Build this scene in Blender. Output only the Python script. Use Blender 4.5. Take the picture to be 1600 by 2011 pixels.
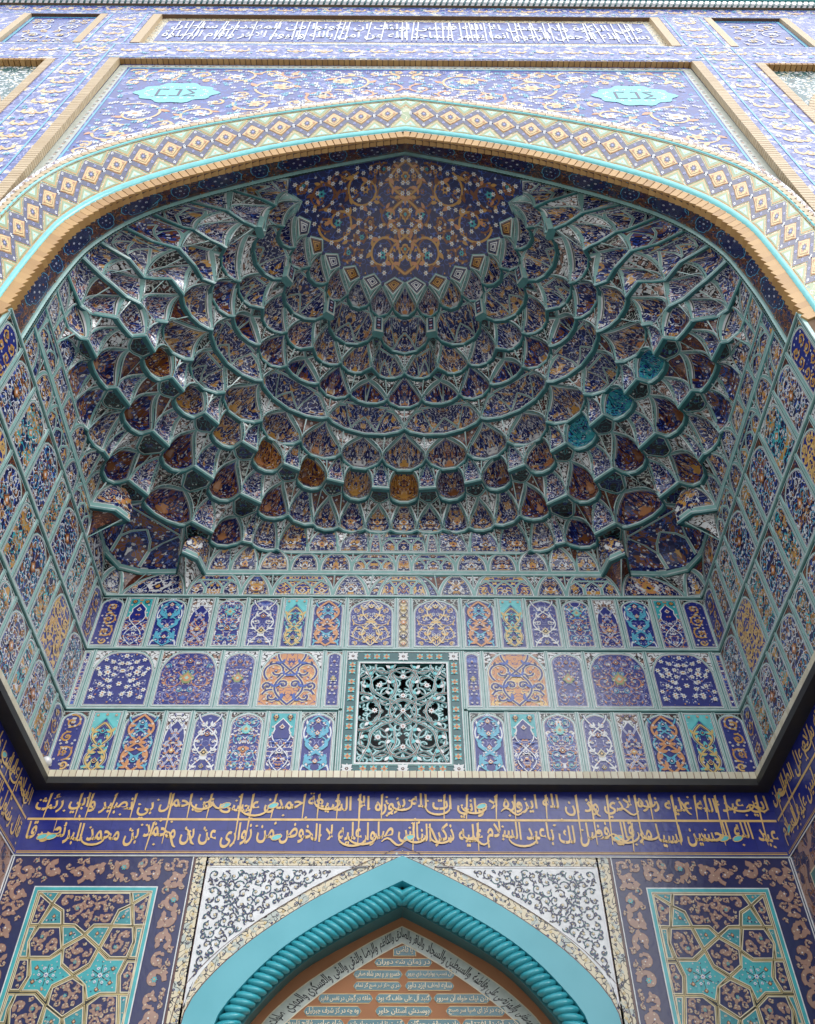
import bpy, math, random
from mathutils import Vector
R = math.radians
for o in list(bpy.data.objects): bpy.data.objects.remove(o, do_unlink=True)
SC = bpy.context.scene
COL = SC.collection
# ---------------------------------------------------------------- camera
cam = bpy.data.cameras.new('camera'); cam.sensor_fit = 'HORIZONTAL'; cam.sensor_width = 36.0
cam.lens = 1740.0/1600.0*36.0; cam.clip_end = 500; cam.clip_start = 0.05
co = bpy.data.objects.new('camera', cam); COL.objects.link(co)
co.location = (0, 0, 0); co.rotation_euler = (R(90+48), 0, -0.006)
SC.camera = co
# ---------------------------------------------------------------- sky, sun, exposure
SUN_EL, SUN_AZ = R(38), R(146)
CLOUD = (.78, (7.2, 7.5, 8.0))
w = bpy.data.worlds.new('World'); SC.world = w; w.use_nodes = True
nt = w.node_tree; bg = nt.nodes['Background']
sky = nt.nodes.new('ShaderNodeTexSky'); sky.sky_type = 'NISHITA'; sky.sun_disc = False
sky.sun_elevation = SUN_EL; sky.sun_rotation = SUN_AZ; sky.dust_density = 6.0; sky.air_density = 1.0
hs = nt.nodes.new('ShaderNodeHueSaturation'); hs.inputs['Saturation'].default_value = 0.25
cl = nt.nodes.new('ShaderNodeMix'); cl.data_type = 'RGBA'; cl.inputs[0].default_value = CLOUD[0]; cl.inputs[7].default_value = (*CLOUD[1], 1)   # even cloud layer
nt.links.new(sky.outputs[0], hs.inputs['Color']); nt.links.new(hs.outputs[0], cl.inputs[6]); nt.links.new(cl.outputs[2], bg.inputs[0])
bg.inputs[1].default_value = 0.15
sl = bpy.data.lights.new('sun', 'SUN'); sl.energy = .5; sl.angle = R(25); sl.color = (1, .98, .95)
so = bpy.data.objects.new('sun', sl); COL.objects.link(so)
sd = Vector((math.sin(SUN_AZ)*math.cos(SUN_EL), math.cos(SUN_AZ)*math.cos(SUN_EL), math.sin(SUN_EL)))
so.rotation_euler = sd.to_track_quat('Z', 'Y').to_euler()
SC.view_settings.view_transform = 'Standard'; SC.view_settings.look = 'None'
SC.view_settings.exposure = 0.8; SC.view_settings.gamma = 1.0
SC.render.engine = 'CYCLES'
GZ = -1.6
# ---------------------------------------------------------------- materials
MATS = {}
def glaze(name, col, rough=.22, var=.12, bump=.15, scale=9.0, coat=0.0):
    if name in MATS: return MATS[name]
    m = bpy.data.materials.new(name); m.use_nodes = True; t = m.node_tree; b = t.nodes['Principled BSDF']
    tc = t.nodes.new('ShaderNodeTexCoord'); n = t.nodes.new('ShaderNodeTexNoise'); n.inputs['Scale'].default_value = scale
    n.inputs['Detail'].default_value = 4
    t.links.new(tc.outputs['Object'], n.inputs['Vector'])
    mr = t.nodes.new('ShaderNodeMapRange'); mr.inputs[3].default_value = 1-var*2.6; mr.inputs[4].default_value = 1+var*2.2
    t.links.new(n.outputs['Fac'], mr.inputs[0])
    mx = t.nodes.new('ShaderNodeMix'); mx.data_type = 'RGBA'; mx.blend_type = 'MULTIPLY'; mx.inputs[0].default_value = 1
    mx.inputs[6].default_value = (*col, 1); t.links.new(mr.outputs[0], mx.inputs[7]); t.links.new(mx.outputs[2], b.inputs['Base Color'])
    b.inputs['Roughness'].default_value = rough; b.inputs['IOR'].default_value = 1.68
    if bump:
        n2 = t.nodes.new('ShaderNodeTexNoise'); n2.inputs['Scale'].default_value = 14; t.links.new(tc.outputs['Object'], n2.inputs['Vector'])
        bp = t.nodes.new('ShaderNodeBump'); bp.inputs['Strength'].default_value = bump; bp.inputs['Distance'].default_value = .02
        t.links.new(n2.outputs['Fac'], bp.inputs['Height']); t.links.new(bp.outputs[0], b.inputs['Normal'])
    MATS[name] = m; return m
C = {
 'navy': (.006,.009,.085), 'cobalt': (.014,.022,.21), 'blue': (.04,.10,.42), 'sky': (.10,.42,.60), 'turq': (.05,.40,.44), 'teal': (.065,.215,.215),
 'rib': (.24,.44,.42), 'dteal': (.012,.10,.11), 'white': (.72,.74,.76), 'cream': (.68,.60,.42), 'yellow': (.62,.45,.16), 'ochre': (.55,.30,.07),
 'orange': (.60,.27,.11), 'brown': (.22,.075,.02), 'maroon': (.075,.018,.014), 'black': (.006,.007,.010), 'green': (.24,.32,.14), 'pale': (.45,.50,.46),
 'buff': (.52,.37,.20), 'pink': (.42,.19,.13), 'taupe': (.36,.215,.165), 'lturq': (.13,.55,.58), 'gold': (.72,.48,.18), 'lav': (.25,.27,.55), 'mint': (.38,.60,.50), 'cartouche': (.05,.16,.19), 'strap': (.55,.44,.20), 'haze_blue': (.045,.06,.27), 'haze_gold': (.70,.50,.24), 'dturq': (.04,.27,.31)}  # facade blue and gold are lightened to imitate haze over the front
for k, v in C.items(): glaze('glaze_'+k, v, rough=.25 if k not in ('buff',) else .6)
def G(k): return MATS['glaze_'+k]
def arab(name, ground, lines, blobs, dots, scale=1.0, lw=.045, bt=.60, dr=.20, lines2=None, rough=.25, mirror=True):
    """dense vine and flower pattern: noise isolines are the vines, Voronoi cells the flowers"""
    m = bpy.data.materials.new(name); m.use_nodes = True; t = m.node_tree; N = t.nodes; Lk = t.links; b = N['Principled BSDF']
    uv = N.new('ShaderNodeUVMap'); sep = N.new('ShaderNodeSeparateXYZ'); Lk.new(uv.outputs[0], sep.inputs[0])
    com = N.new('ShaderNodeCombineXYZ')
    if mirror:
        ab = N.new('ShaderNodeMath'); ab.operation = 'ABSOLUTE'; Lk.new(sep.outputs[0], ab.inputs[0]); Lk.new(ab.outputs[0], com.inputs[0])
    else: Lk.new(sep.outputs[0], com.inputs[0])
    Lk.new(sep.outputs[1], com.inputs[1])
    oi = N.new('ShaderNodeObjectInfo'); ml = N.new('ShaderNodeMath'); ml.operation = 'MULTIPLY'; ml.inputs[1].default_value = 7.0
    Lk.new(oi.outputs['Random'], ml.inputs[0]); Lk.new(ml.outputs[0], com.inputs[2])
    def noise(sc, off):
        n = N.new('ShaderNodeTexNoise'); n.inputs['Scale'].default_value = sc*scale; n.inputs['Detail'].default_value = 0.6
        mp = N.new('ShaderNodeMapping'); mp.inputs['Location'].default_value = (off, off*.7, off*1.3)
        Lk.new(com.outputs[0], mp.inputs[0]); Lk.new(mp.outputs[0], n.inputs['Vector']); return n.outputs['Fac']
    def band(src, c, wd):
        s = N.new('ShaderNodeMath'); s.operation = 'SUBTRACT'; Lk.new(src, s.inputs[0]); s.inputs[1].default_value = c
        a = N.new('ShaderNodeMath'); a.operation = 'ABSOLUTE'; Lk.new(s.outputs[0], a.inputs[0])
        l = N.new('ShaderNodeMath'); l.operation = 'LESS_THAN'; Lk.new(a.outputs[0], l.inputs[0]); l.inputs[1].default_value = wd; return l.outputs[0]
    def above(src, th, op='GREATER_THAN'):
        l = N.new('ShaderNodeMath'); l.operation = op; Lk.new(src, l.inputs[0]); l.inputs[1].default_value = th; return l.outputs[0]
    def mix(fac, a, bcol):
        x = N.new('ShaderNodeMix'); x.data_type = 'RGBA'; Lk.new(fac, x.inputs[0])
        if isinstance(a, tuple): x.inputs[6].default_value = (*a, 1)
        else: Lk.new(a, x.inputs[6])
        x.inputs[7].default_value = (*bcol, 1); return x.outputs[2]
    col = mix(above(noise(7, 3.1), bt), C[ground], C[blobs])
    if lines2: col = mix(band(noise(9, 11.7), .5, lw*.8), col, C[lines2])
    col = mix(band(noise(11, 0.0), .5, lw), col, C[lines])
    vo = N.new('ShaderNodeTexVoronoi'); vo.inputs['Scale'].default_value = 9*scale; Lk.new(com.outputs[0], vo.inputs['Vector'])
    col = mix(above(vo.outputs['Distance'], dr, 'LESS_THAN'), col, C[dots])
    col = mix(above(vo.outputs['Distance'], dr*.35, 'LESS_THAN'), col, C[blobs])
    Lk.new(col, b.inputs['Base Color']); b.inputs['Roughness'].default_value = rough; b.inputs['IOR'].default_value = 1.68
    n2 = N.new('ShaderNodeTexNoise'); n2.inputs['Scale'].default_value = 3.0; Lk.new(com.outputs[0], n2.inputs['Vector'])
    bp = N.new('ShaderNodeBump'); bp.inputs['Strength'].default_value = .12; bp.inputs['Distance'].default_value = .03
    Lk.new(n2.outputs['Fac'], bp.inputs['Height']); Lk.new(bp.outputs[0], b.inputs['Normal'])
    MATS[name] = m; return m
arab('cell_blue', 'navy', 'white', 'ochre', 'white', 1.15, .018, .60, .17, 'blue')
arab('cell_white', 'navy', 'white', 'pink', 'white', 1.5, .030, .61, .22, 'blue')
arab('cell_orange', 'navy', 'ochre', 'brown', 'orange', 1.1, .045, .55, .16, 'brown')
arab('cell_flora', 'navy', 'blue', 'brown', 'white', 1.15, .028, .54, .24)
arab('cell_turquoise', 'navy', 'turq', 'turq', 'sky', 1.1, .06, .56, .22, 'blue')
arab('lace_dark', 'black', 'pale', 'maroon', 'white', 1.35, .035, .60, .20)
arab('lace_light', 'white', 'black', 'taupe', 'maroon', 1.35, .045, .61, .20)
arab('maroon_field', 'maroon', 'brown', 'navy', 'pink', 1.6, .03, .60, .16)
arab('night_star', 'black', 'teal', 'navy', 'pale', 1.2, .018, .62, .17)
arab('panel_fine', 'cobalt', 'white', 'blue', 'white', 1.05, .022, .66, .13, 'orange', mirror=True)
arab('panel_ground', 'cobalt', 'lav', 'blue', 'white', 1.0, .014, .72, .09)
arab('panel_side', 'navy', 'white', 'brown', 'white', 1.0, .03, .57, .2, 'blue')
arab('panel_sideb', 'navy', 'turq', 'ochre', 'white', .9, .03, .57, .2, 'white')
arab('panel_gold', 'cobalt', 'gold', 'ochre', 'gold', 1.2, .06, .61, .18)
arab('panel_orange', 'orange', 'cobalt', 'gold', 'cobalt', 1.0, .02, .62, .09)
arab('panel_turq', 'turq', 'white', 'lturq', 'cobalt', 1.1, .02, .60, .10, 'dteal')
arab('facade_pale', 'haze_blue', 'lav', 'cream', 'lav', .62, .04, .58, .20, 'blue', mirror=False)
arab('facade_blue', 'haze_blue', 'blue', 'lav', 'sky', .55, .03, .62, .14, mirror=False)
arab('facade_lace', 'white', 'maroon', 'taupe', 'blue', 1.1, .04, .6, .16, mirror=False)
arab('taupe_field', 'navy', 'brown', 'taupe', 'pink', .8, .02, .49, .10, 'taupe', mirror=False)
arab('white_scroll', 'white', 'dteal', 'black', 'cream', .85, .07, .60, .26, 'dteal', mirror=False)
arab('cream_border', 'cream', 'black', 'pale', 'navy', 1.3, .03, .60, .20, mirror=False)
arab('green_band', 'green', 'cream', 'teal', 'green', .8, .03, .62, .1, mirror=False)
arab('soffit_navy', 'maroon', 'brown', 'navy', 'sky', .9, .03, .56, .12, mirror=False)
arab('script_grey', 'pale', 'black', 'cream', 'taupe', 2.4, .03, .70, .03, mirror=False)

# brick, stone and paint
def rough_mat(name, col, col2, scale, rough=.7, rnd=.25):
    m = bpy.data.materials.new(name); m.use_nodes = True; t = m.node_tree; b = t.nodes['Principled BSDF']
    tc = t.nodes.new('ShaderNodeTexCoord'); n = t.nodes.new('ShaderNodeTexNoise'); n.inputs['Scale'].default_value = scale; n.inputs['Detail'].default_value = 6
    t.links.new(tc.outputs['Object'], n.inputs['Vector'])
    oi = t.nodes.new('ShaderNodeObjectInfo'); a = t.nodes.new('ShaderNodeMath'); a.operation = 'MULTIPLY_ADD'
    t.links.new(oi.outputs['Random'], a.inputs[0]); a.inputs[1].default_value = rnd*2; t.links.new(n.outputs['Fac'], a.inputs[2])
    s = t.nodes.new('ShaderNodeMath'); s.operation = 'SUBTRACT'; s.use_clamp = True; t.links.new(a.outputs[0], s.inputs[0]); s.inputs[1].default_value = rnd
    mx = t.nodes.new('ShaderNodeMix'); mx.data_type = 'RGBA'; t.links.new(s.outputs[0], mx.inputs[0])
    mx.inputs[6].default_value = (*col, 1); mx.inputs[7].default_value = (*col2, 1); t.links.new(mx.outputs[2], b.inputs['Base Color'])
    bp = t.nodes.new('ShaderNodeBump'); bp.inputs['Strength'].default_value = .35; bp.inputs['Distance'].default_value = .01
    t.links.new(n.outputs['Fac'], bp.inputs['Height']); t.links.new(bp.outputs[0], b.inputs['Normal'])
    b.inputs['Roughness'].default_value = rough; MATS[name] = m; return m
rough_mat('brick_buff', (.62,.50,.33), (.46,.34,.20), 14, .45, .3)
rough_mat('brick_ochre', (.55,.34,.13), (.34,.18,.06), 14, .5, .3)
rough_mat('mortar', (.20,.13,.08), (.12,.07,.04), 10, .9)
rough_mat('ledge_cream', (.78,.74,.60), (.60,.55,.40), 12, .35, .35)
rough_mat('steel_black', (.012,.012,.014), (.03,.03,.03), 6, .5)
rough_mat('plaque_clay', (.46,.20,.085), (.30,.13,.06), 3, .7)
rough_mat('stone_paving', (.44,.43,.41), (.34,.33,.32), 1.5, .6)
rough_mat('plaster', (.30,.24,.17), (.2,.16,.11), 2, .9)
rough_mat('turquoise_arch', (.16,.50,.59), (.08,.36,.43), 1.6, .28, .02)
rough_mat('rope_turquoise', (.06,.42,.50), (.03,.30,.37), 5, .22, .2)
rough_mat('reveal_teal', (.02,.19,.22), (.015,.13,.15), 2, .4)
# ---------------------------------------------------------------- mesh helpers
class MB:
    def __init__(s): s.v = []; s.f = []; s.m = []; s.mats = []; s.uv = []
    def mi(s, name):
        if name not in s.mats: s.mats.append(name)
        return s.mats.index(name)
    def face(s, pts, mat, uvs=None):
        b = len(s.v); s.v.extend(pts); s.f.append(tuple(range(b, b+len(pts)))); s.m.append(s.mi(mat))
        s.uv.extend(uvs if uvs else [(0, 0)]*len(pts))
    def grid(s, P, mat, UV=None):
        nr, nc = len(P), len(P[0]); b = len(s.v); k = s.mi(mat)
        for r in P: s.v.extend(r)
        for i in range(nr-1):
            for j in range(nc-1):
                s.f.append((b+i*nc+j, b+i*nc+j+1, b+(i+1)*nc+j+1, b+(i+1)*nc+j)); s.m.append(k)
                s.uv.extend([UV[i][j], UV[i][j+1], UV[i+1][j+1], UV[i+1][j]] if UV else [(0, 0)]*4)
    def box(s, x0, x1, y0, y1, z0, z1, mat):
        p = [(x0,y0,z0),(x1,y0,z0),(x1,y1,z0),(x0,y1,z0),(x0,y0,z1),(x1,y0,z1),(x1,y1,z1),(x0,y1,z1)]
        for q in ((0,1,5,4),(1,2,6,5),(2,3,7,6),(3,0,4,7),(4,5,6,7),(3,2,1,0)): s.face([p[i] for i in q], mat)
    def mesh(s, name):
        me = bpy.data.meshes.new(name); me.from_pydata(s.v, [], s.f)
        for n in s.mats: me.materials.append(MATS.get(n) or G(n))
        me.polygons.foreach_set('material_index', s.m)
        ul = me.uv_layers.new(name='UVMap'); ul.data.foreach_set('uv', [c for p in s.uv for c in p]); me.update(); return me
    def build(s, name, parent=None):
        if not s.f: return None
        o = bpy.data.objects.new(name, s.mesh(name)); COL.objects.link(o)
        if parent: o.parent = parent
        return o
def thing(name, label, cat, loc=(0,0,0), group=None, kind=None):
    o = bpy.data.objects.new(name, None); o.empty_display_size = .1; COL.objects.link(o); o.location = loc
    o['label'] = label; o['category'] = cat
    if group: o['group'] = group
    if kind: o['kind'] = kind
    return o
def tag(o, label=None, cat=None, group=None, kind=None):
    for k, v in (('label', label), ('category', cat), ('group', group), ('kind', kind)):
        if v: o[k] = v
    return o
def copy_of(o, parent, name=None):
    c = o.copy(); COL.objects.link(c); c.parent = parent; return c
def copy_tree(o, parent, mirror=False):
    c = copy_of(o, parent)
    if mirror: c.scale.x *= -1; c.location.x *= -1
    for ch in o.children: copy_of(ch, c)
    return c
def lerp(a, b, t): return a+(b-a)*t
def lerp3(p, q, t): return tuple(p[i]+(q[i]-p[i])*t for i in range(len(p)))
# chart drawing: D holds mesh + map(x, y, lift) -> 3D
class Chart:
    def __init__(s, mb, fn, inside=None, base=0.0): s.mb = mb; s.fn = fn; s.inside = inside; s.base = base; s.k = 0
    def P(s, x, y, l): return s.fn(x, y, s.base+l)
    def ribbon(s, path, w, col, lift, closed=False, taper=False):
        n = len(path); s.k += 1; lift += (s.k % 23)*4e-5
        if n < 2: return
        L, Rr = [], []
        for i, (x, y) in enumerate(path):
            a = path[i-1] if (i or closed) else path[i]; b = path[(i+1) % n] if (i < n-1 or closed) else path[i]
            dx, dy = b[0]-a[0], b[1]-a[1]; d = math.hypot(dx, dy) or 1e-6
            ww = w*.5*((1-.75*i/(n-1)) if taper else 1)
            nx, ny = -dy/d*ww, dx/d*ww; L.append(s.P(x+nx, y+ny, lift)); Rr.append(s.P(x-nx, y-ny, lift))
        if closed: L.append(L[0]); Rr.append(Rr[0])
        s.mb.grid([L, Rr], col)
    def ring(s, p0, p1, col, lift):
        a = [s.P(x, y, lift) for x, y in p0]; b = [s.P(x, y, lift) for x, y in p1]
        s.mb.grid([a+a[:1], b+b[:1]], col)
    def poly(s, pts, col, lift):
        s.k += 1; lift += (s.k % 23)*4e-5
        if s.inside and not all(s.inside(x, y) for x, y in pts): return
        s.mb.face([s.P(x, y, lift) for x, y in pts], col)
    def flower(s, x, y, r, col, ccol, lift, n=6, ph=0.0):
        pts = []
        for i in range(2*n):
            a = ph+math.pi*i/n; rr = r if i % 2 == 0 else r*.55; pts.append((x+rr*math.cos(a), y+rr*math.sin(a)))
        s.poly(pts, col, lift)
        s.poly([(x+r*.3*math.cos(a), y+r*.3*math.sin(a)) for a in (0, 1.05, 2.1, 3.14, 4.19, 5.24)], ccol, lift+.002)
    def leaf(s, x, y, a, l, w, col, lift):
        c, sn = math.cos(a), math.sin(a)
        s.poly([(x+c*u-sn*v, y+sn*u+c*v) for u, v in ((0,0),(l*.3,-w*.5),(l*.65,-w*.4),(l,0.12*w),(l*.6,w*.5),(l*.2,w*.45))], col, lift)
def brush(ch, path, w, col, lift):
    """reed pen stroke: thin at both ends"""
    n = len(path); L, Rr = [], []; ch.k += 1; lift += (ch.k % 23)*4e-5
    for i, (x, y) in enumerate(path):
        a, b = path[max(0, i-1)], path[min(n-1, i+1)]; dx, dy = b[0]-a[0], b[1]-a[1]; d = math.hypot(dx, dy) or 1e-6
        ww = w*.5*(.22+.78*math.sin(math.pi*min(1, (i+.4)/(n-.2)))**.7); nx, ny = -dy/d*ww, dx/d*ww
        L.append(ch.P(x+nx, y+ny, lift)); Rr.append(ch.P(x-nx, y-ny, lift))
    ch.mb.grid([L, Rr], col)
def spiral(cx, cy, Rr, d, a0, turns=1.25, n=18):
    out = []
    for i in range(n):
        t = i/(n-1); r = Rr*(1-.78*t); a = a0+d*2*math.pi*turns*t; out.append((cx+r*math.cos(a), cy+r*math.sin(a)))
    return out
def pack(inside, bbox, radii, rng, tries, sym=True):
    x0, x1, y0, y1 = bbox; cs = []; radii = list(radii)+[radii[-1]*.72]; tries = int(tries*3.5)
    for Rr in radii:
        for _ in range(tries):
            x = rng.uniform(0 if sym else x0, x1); y = rng.uniform(y0, y1)
            if sym and x < Rr*1.02: continue
            if not inside(x, y): continue
            if any((x-a)**2+(y-b)**2 < (Rr+c)**2*.93 for a, b, c in cs): continue
            if all(inside(x+Rr*c, y+Rr*s_) for c, s_ in ((1,0),(-1,0),(0,1),(0,-1),(.7,.7),(-.7,.7),(.7,-.7),(-.7,-.7))): cs.append((x, y, Rr))
    return cs
def scrolls(ch, inside, bbox, radii, rng, vine, leafc, flow, fcen, vw=.018, tries=60, sym=True, lift=.003, fl=1.0, turns=1.2, nleaf=4, outline=None):
    cs = pack(inside, bbox, radii, rng, tries, sym)
    for (x, y, Rr) in cs:
        d = rng.choice((-1, 1)); a0 = rng.uniform(0, 6.28)
        for sx in ((1, -1) if sym else (1,)):
            p = [(sx*a, b) for a, b in spiral(x, y, Rr, d, a0, turns, 16 if Rr < .2 else 24)]
            vv = rng.choice(vine) if False else vine[int(Rr*997) % len(vine)]
            if outline: ch.ribbon(p, vw*2.1, outline, lift)
            ch.ribbon(p, vw, vv, lift+.001)
            for k in range(nleaf):
                i = 1+int((len(p)-3)*k/max(1, nleaf)); q, r_ = p[i], p[i+1]
                an = math.atan2(r_[1]-q[1], r_[0]-q[0])+(-.8 if d*sx > 0 else .8)
                ch.leaf(q[0], q[1], an, Rr*.42, Rr*.2, leafc[k % len(leafc)], lift+.003)
            ch.flower(sx*x, y, min(Rr*.36, .09*fl) if fl else Rr*.3, flow[int(y*37) % len(flow)], fcen, lift+.005, 5 if Rr < .1 else 6)
    return cs
def palmette(ch, x, y, s, c1, c2, c3, lift=.006):
    """lobed axial flower head"""
    prof = [(0,-.5),(.28,-.42),(.34,-.2),(.56,-.12),(.5,.12),(.30,.18),(.30,.38),(.12,.44),(0,.75)]
    for k, (sc, col) in enumerate(((1.0, c1), (.66, c2), (.3, c3))):
        pts = [(x+a*s*sc, y+b*s*sc) for a, b in prof]+[(x-a*s*sc, y+b*s*sc) for a, b in prof[-2:0:-1]]
        ch.poly(pts, col, lift+.0015*k)
def wing(ch, x, y, s, col, lift=.006):
    for sx in (1, -1):
        ch.poly([(x*1+sx*s*a, y+s*b) for a, b in ((.1,-.1),(.5,-.25),(.85,.1),(.8,.55),(.6,.6),(.62,.25),(.42,.05))], col, lift)
def ogee(ch, w, y0, y1, n, amp, col, ocol, wd, ph=0.0, lift=.004, leafc=None):
    N = int(14*n); A = amp*w*.5
    for sx in (1, -1):
        p = [(sx*A*math.sin(math.pi*(n*i/N+ph)), lerp(y0, y1, i/N)) for i in range(N+1)]
        ch.ribbon(p, wd*1.9, ocol, lift); ch.ribbon(p, wd, col, lift+.0015)
        if leafc:
            for i in range(2, N-2, max(2, N//int(3*n))):
                q, r_ = p[i], p[i+1]; an = math.atan2(r_[1]-q[1], r_[0]-q[0])
                ch.leaf(q[0], q[1], an+sx*.75, wd*4.2, wd*1.7, leafc, lift+.003)
                ch.leaf(q[0], q[1], an-sx*.95, wd*3.2, wd*1.4, leafc, lift+.003)
# curves ----------------------------------------------------------
def catmull(pts, n):
    out = []
    P = [pts[0]]+list(pts)+[pts[-1]]
    for i in range(1, len(P)-2):
        for k in range(n):
            t = k/n; a, b, c_, d = P[i-1], P[i], P[i+1], P[i+2]
            out.append(tuple(.5*((2*b[j])+(-a[j]+c_[j])*t+(2*a[j]-5*b[j]+4*c_[j]-d[j])*t*t+(-a[j]+3*b[j]-3*c_[j]+d[j])*t**3) for j in range(len(b))))
    out.append(tuple(pts[-1])); return out
def resample(pts, n):
    L = [0]
    for a, b in zip(pts, pts[1:]): L.append(L[-1]+math.dist(a, b))
    out = []; k = 0
    for i in range(n+1):
        d = L[-1]*i/n
        while k < len(L)-2 and L[k+1] < d: k += 1
        sg = L[k+1]-L[k]; out.append(lerp3(pts[k], pts[k+1], (d-L[k])/sg if sg else 0))
    return out
def arclen(pts): return sum(math.dist(a, b) for a, b in zip(pts, pts[1:]))
def mirror_curve(h):      # h from left foot up to the apex -> whole arch left to right
    return h+[(-x, z) for x, z in h[-2::-1]]
def glyphs():
    F = {}
    for ch_, b, k in (('ا',0xFE8D,2),('ب',0xFE8F,4),('پ',0xFB56,4),('ت',0xFE95,4),('ث',0xFE99,4),('ج',0xFE9D,4),('چ',0xFB7A,4),('ح',0xFEA1,4),('خ',0xFEA5,4),('د',0xFEA9,2),('ذ',0xFEAB,2),('ر',0xFEAD,2),('ز',0xFEAF,2),('س',0xFEB1,4),('ش',0xFEB5,4),('ص',0xFEB9,4),('ض',0xFEBD,4),('ط',0xFEC1,4),('ظ',0xFEC5,4),('ع',0xFEC9,4),('غ',0xFECD,4),('ف',0xFED1,4),('ق',0xFED5,4),('ك',0xFED9,4),('ل',0xFEDD,4),('م',0xFEE1,4),('ن',0xFEE5,4),('ه',0xFEE9,4),('و',0xFEED,2),('ي',0xFEF1,4),('ة',0xFE93,2),('ى',0xFEEF,2),('ئ',0xFE89,4),('گ',0xFB92,4)): F[ch_] = (b, k)
    return F
GL = glyphs()
def shape(t):
    out = []; n = len(t); i = 0
    while i < n:
        c_ = t[i]
        if c_ not in GL: out.append(c_); i += 1; continue
        pj = i > 0 and t[i-1] in GL and GL[t[i-1]][1] == 4
        if c_ == 'ل' and i+1 < n and t[i+1] == 'ا': out.append(chr(0xFEFC if pj else 0xFEFB)); i += 2; continue
        nj = i+1 < n and t[i+1] in GL; b, k = GL[c_]
        out.append(chr(b+(1 if pj else 0)) if k == 2 else chr(b+(3 if pj and nj else 1 if pj else 2 if nj else 0))); i += 1
    return ''.join(reversed(out))
def lettering(text, fn, x0, x1, y0, y1, mat, parent, bold=.03, name='lettering', thick=0.0):
    """fits the shaped line of text to the rectangle and maps it with fn(x, y)"""
    cu = bpy.data.curves.new(name, 'FONT'); cu.body = shape(text); cu.offset = bold; cu.resolution_u = 3
    ob = bpy.data.objects.new(name, cu); COL.objects.link(ob)
    me = bpy.data.meshes.new_from_object(ob.evaluated_get(bpy.context.evaluated_depsgraph_get()))
    bpy.data.objects.remove(ob); xs = [v.co.x for v in me.vertices]; ys = [v.co.y for v in me.vertices]
    if not xs: return None
    a, b, c_, d = min(xs), max(xs), min(ys), max(ys)
    for v in me.vertices: v.co = fn(lerp(x0, x1, (v.co.x-a)/(b-a)), lerp(y0, y1, (v.co.y-c_)/(d-c_)))
    me.materials.clear(); me.materials.append(MATS.get(mat) or G(mat))
    o = bpy.data.objects.new(name, me); COL.objects.link(o); o.parent = parent; return o
W, YF, YI, YB, CY0 = 5.03, 5.62, 6.2, 11.0, 6.2
C0H = [(-5.03,GZ),(-5.03,4.0),(-5.03,9.0),(-5.03,10.2),(-4.995,11.2),(-4.93,12.1),(-4.81,12.56),(-4.61,13.07),(-4.32,13.51),(-3.85,14.02),(-3.3,14.49),(-2.31,15.21),(-1.24,15.75),(0,16.19)]
C1H = [(-6.25,GZ),(-6.25,4.0),(-6.25,9.0),(-6.25,12.2),(-6.22,13.3),(-6.10,14.28),(-5.79,15.17),(-5.14,16.03),(-4.58,16.55),(-3.75,17.1),(-2.6,17.7),(-1.38,18.22),(0,18.70)]
C2H = [(-5.05,GZ),(-5.05,4.0),(-5.06,9.4),(-5.06,10.6),(-5.05,11.5),(-4.94,12.66),(-4.79,13.2),(-4.56,13.73),(-4.19,14.28),(-3.69,14.76),(-3.05,15.25),(-2.08,15.9),(-1.1,16.45),(0,17.02)]
def arch(h, zlo, n):
    f = catmull(h, 8); f = [p for p in f if p[1] >= zlo]; return mirror_curve(resample(f, n))
# ================================================================ muqarnas vault
def ZK(k): return 15.82-0.522*k
def pol(ph, r):
    a = R(ph); x, y = -r*math.sin(a), CY0+r*math.cos(a)
    return (max(-W+.002, min(W-.002, x)), min(YB-.002, y))
def topol(x, y): return (math.degrees(math.atan2(-x, y-CY0)), math.hypot(x, y-CY0))
def n_(ph, r): return ('n', ph, r)
def v_(ph, r): return ('v', ph, r)
def arc(rm, m=5): return ('arc', rm, m)
def pend(ph, rt, ra, rq, d=2.15, wd=.4): return ('pend', ph, d+wd, ra, rt, wd, rq)
def star(ph, ra, rt, rq, d=2.0): return ('star', ph, d, ra, rt, rq)
SPEC = {}
s0 = [n_(0, 2.03)]
for k in range(8):
    s0.append(v_(5.95+11.9*k, 1.92 if k < 7 else 2.04))
    if k < 7: s0.append(n_(11.9*(k+1), 2.11))
s0[-1] = n_(90, 2.06)
SPEC[0] = s0
SPEC[1] = [arc(2.47,4), n_(5.8,2.27), arc(2.53,3), n_(17,2.27), arc(2.47,4), n_(28.2,2.27), arc(2.56,3), n_(39.4,2.27), arc(2.46,4), n_(50.6,2.27), arc(2.54,3), n_(61.9,2.27), arc(2.46,4), n_(73,2.27), arc(2.52,3), n_(83,2.3), v_(86,2.49), n_(90,3.03)]
SPEC[2] = [arc(2.98,5), star(11.4,2.68,2.57,2.92), arc(2.98,5), star(33.4,2.7,2.57,2.92), arc(2.96,5), star(55.8,2.68,2.56,2.92), arc(2.88,5), star(78.2,2.62,2.5,2.8), v_(82.8,2.80), n_(87,3.04), n_(90,3.68)]
SPEC[3] = [n_(0,3.08), arc(3.22,4), star(11.8,3.13,3.02,3.3,2.2), arc(3.23,4), n_(22.6,3.1), arc(3.24,4), star(33.8,3.15,3.04,3.32,2.2), arc(3.24,4), n_(44.2,3.08), arc(3.27,4), star(55.7,3.17,3.06,3.34,2.2), arc(3.28,4), n_(67.3,3.12), arc(3.3,4), star(79.2,3.18,3.1,3.36,1.6), v_(82.6,3.33), n_(85.8,3.54), v_(86.6,3.72), n_(90,4.17)]
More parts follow.
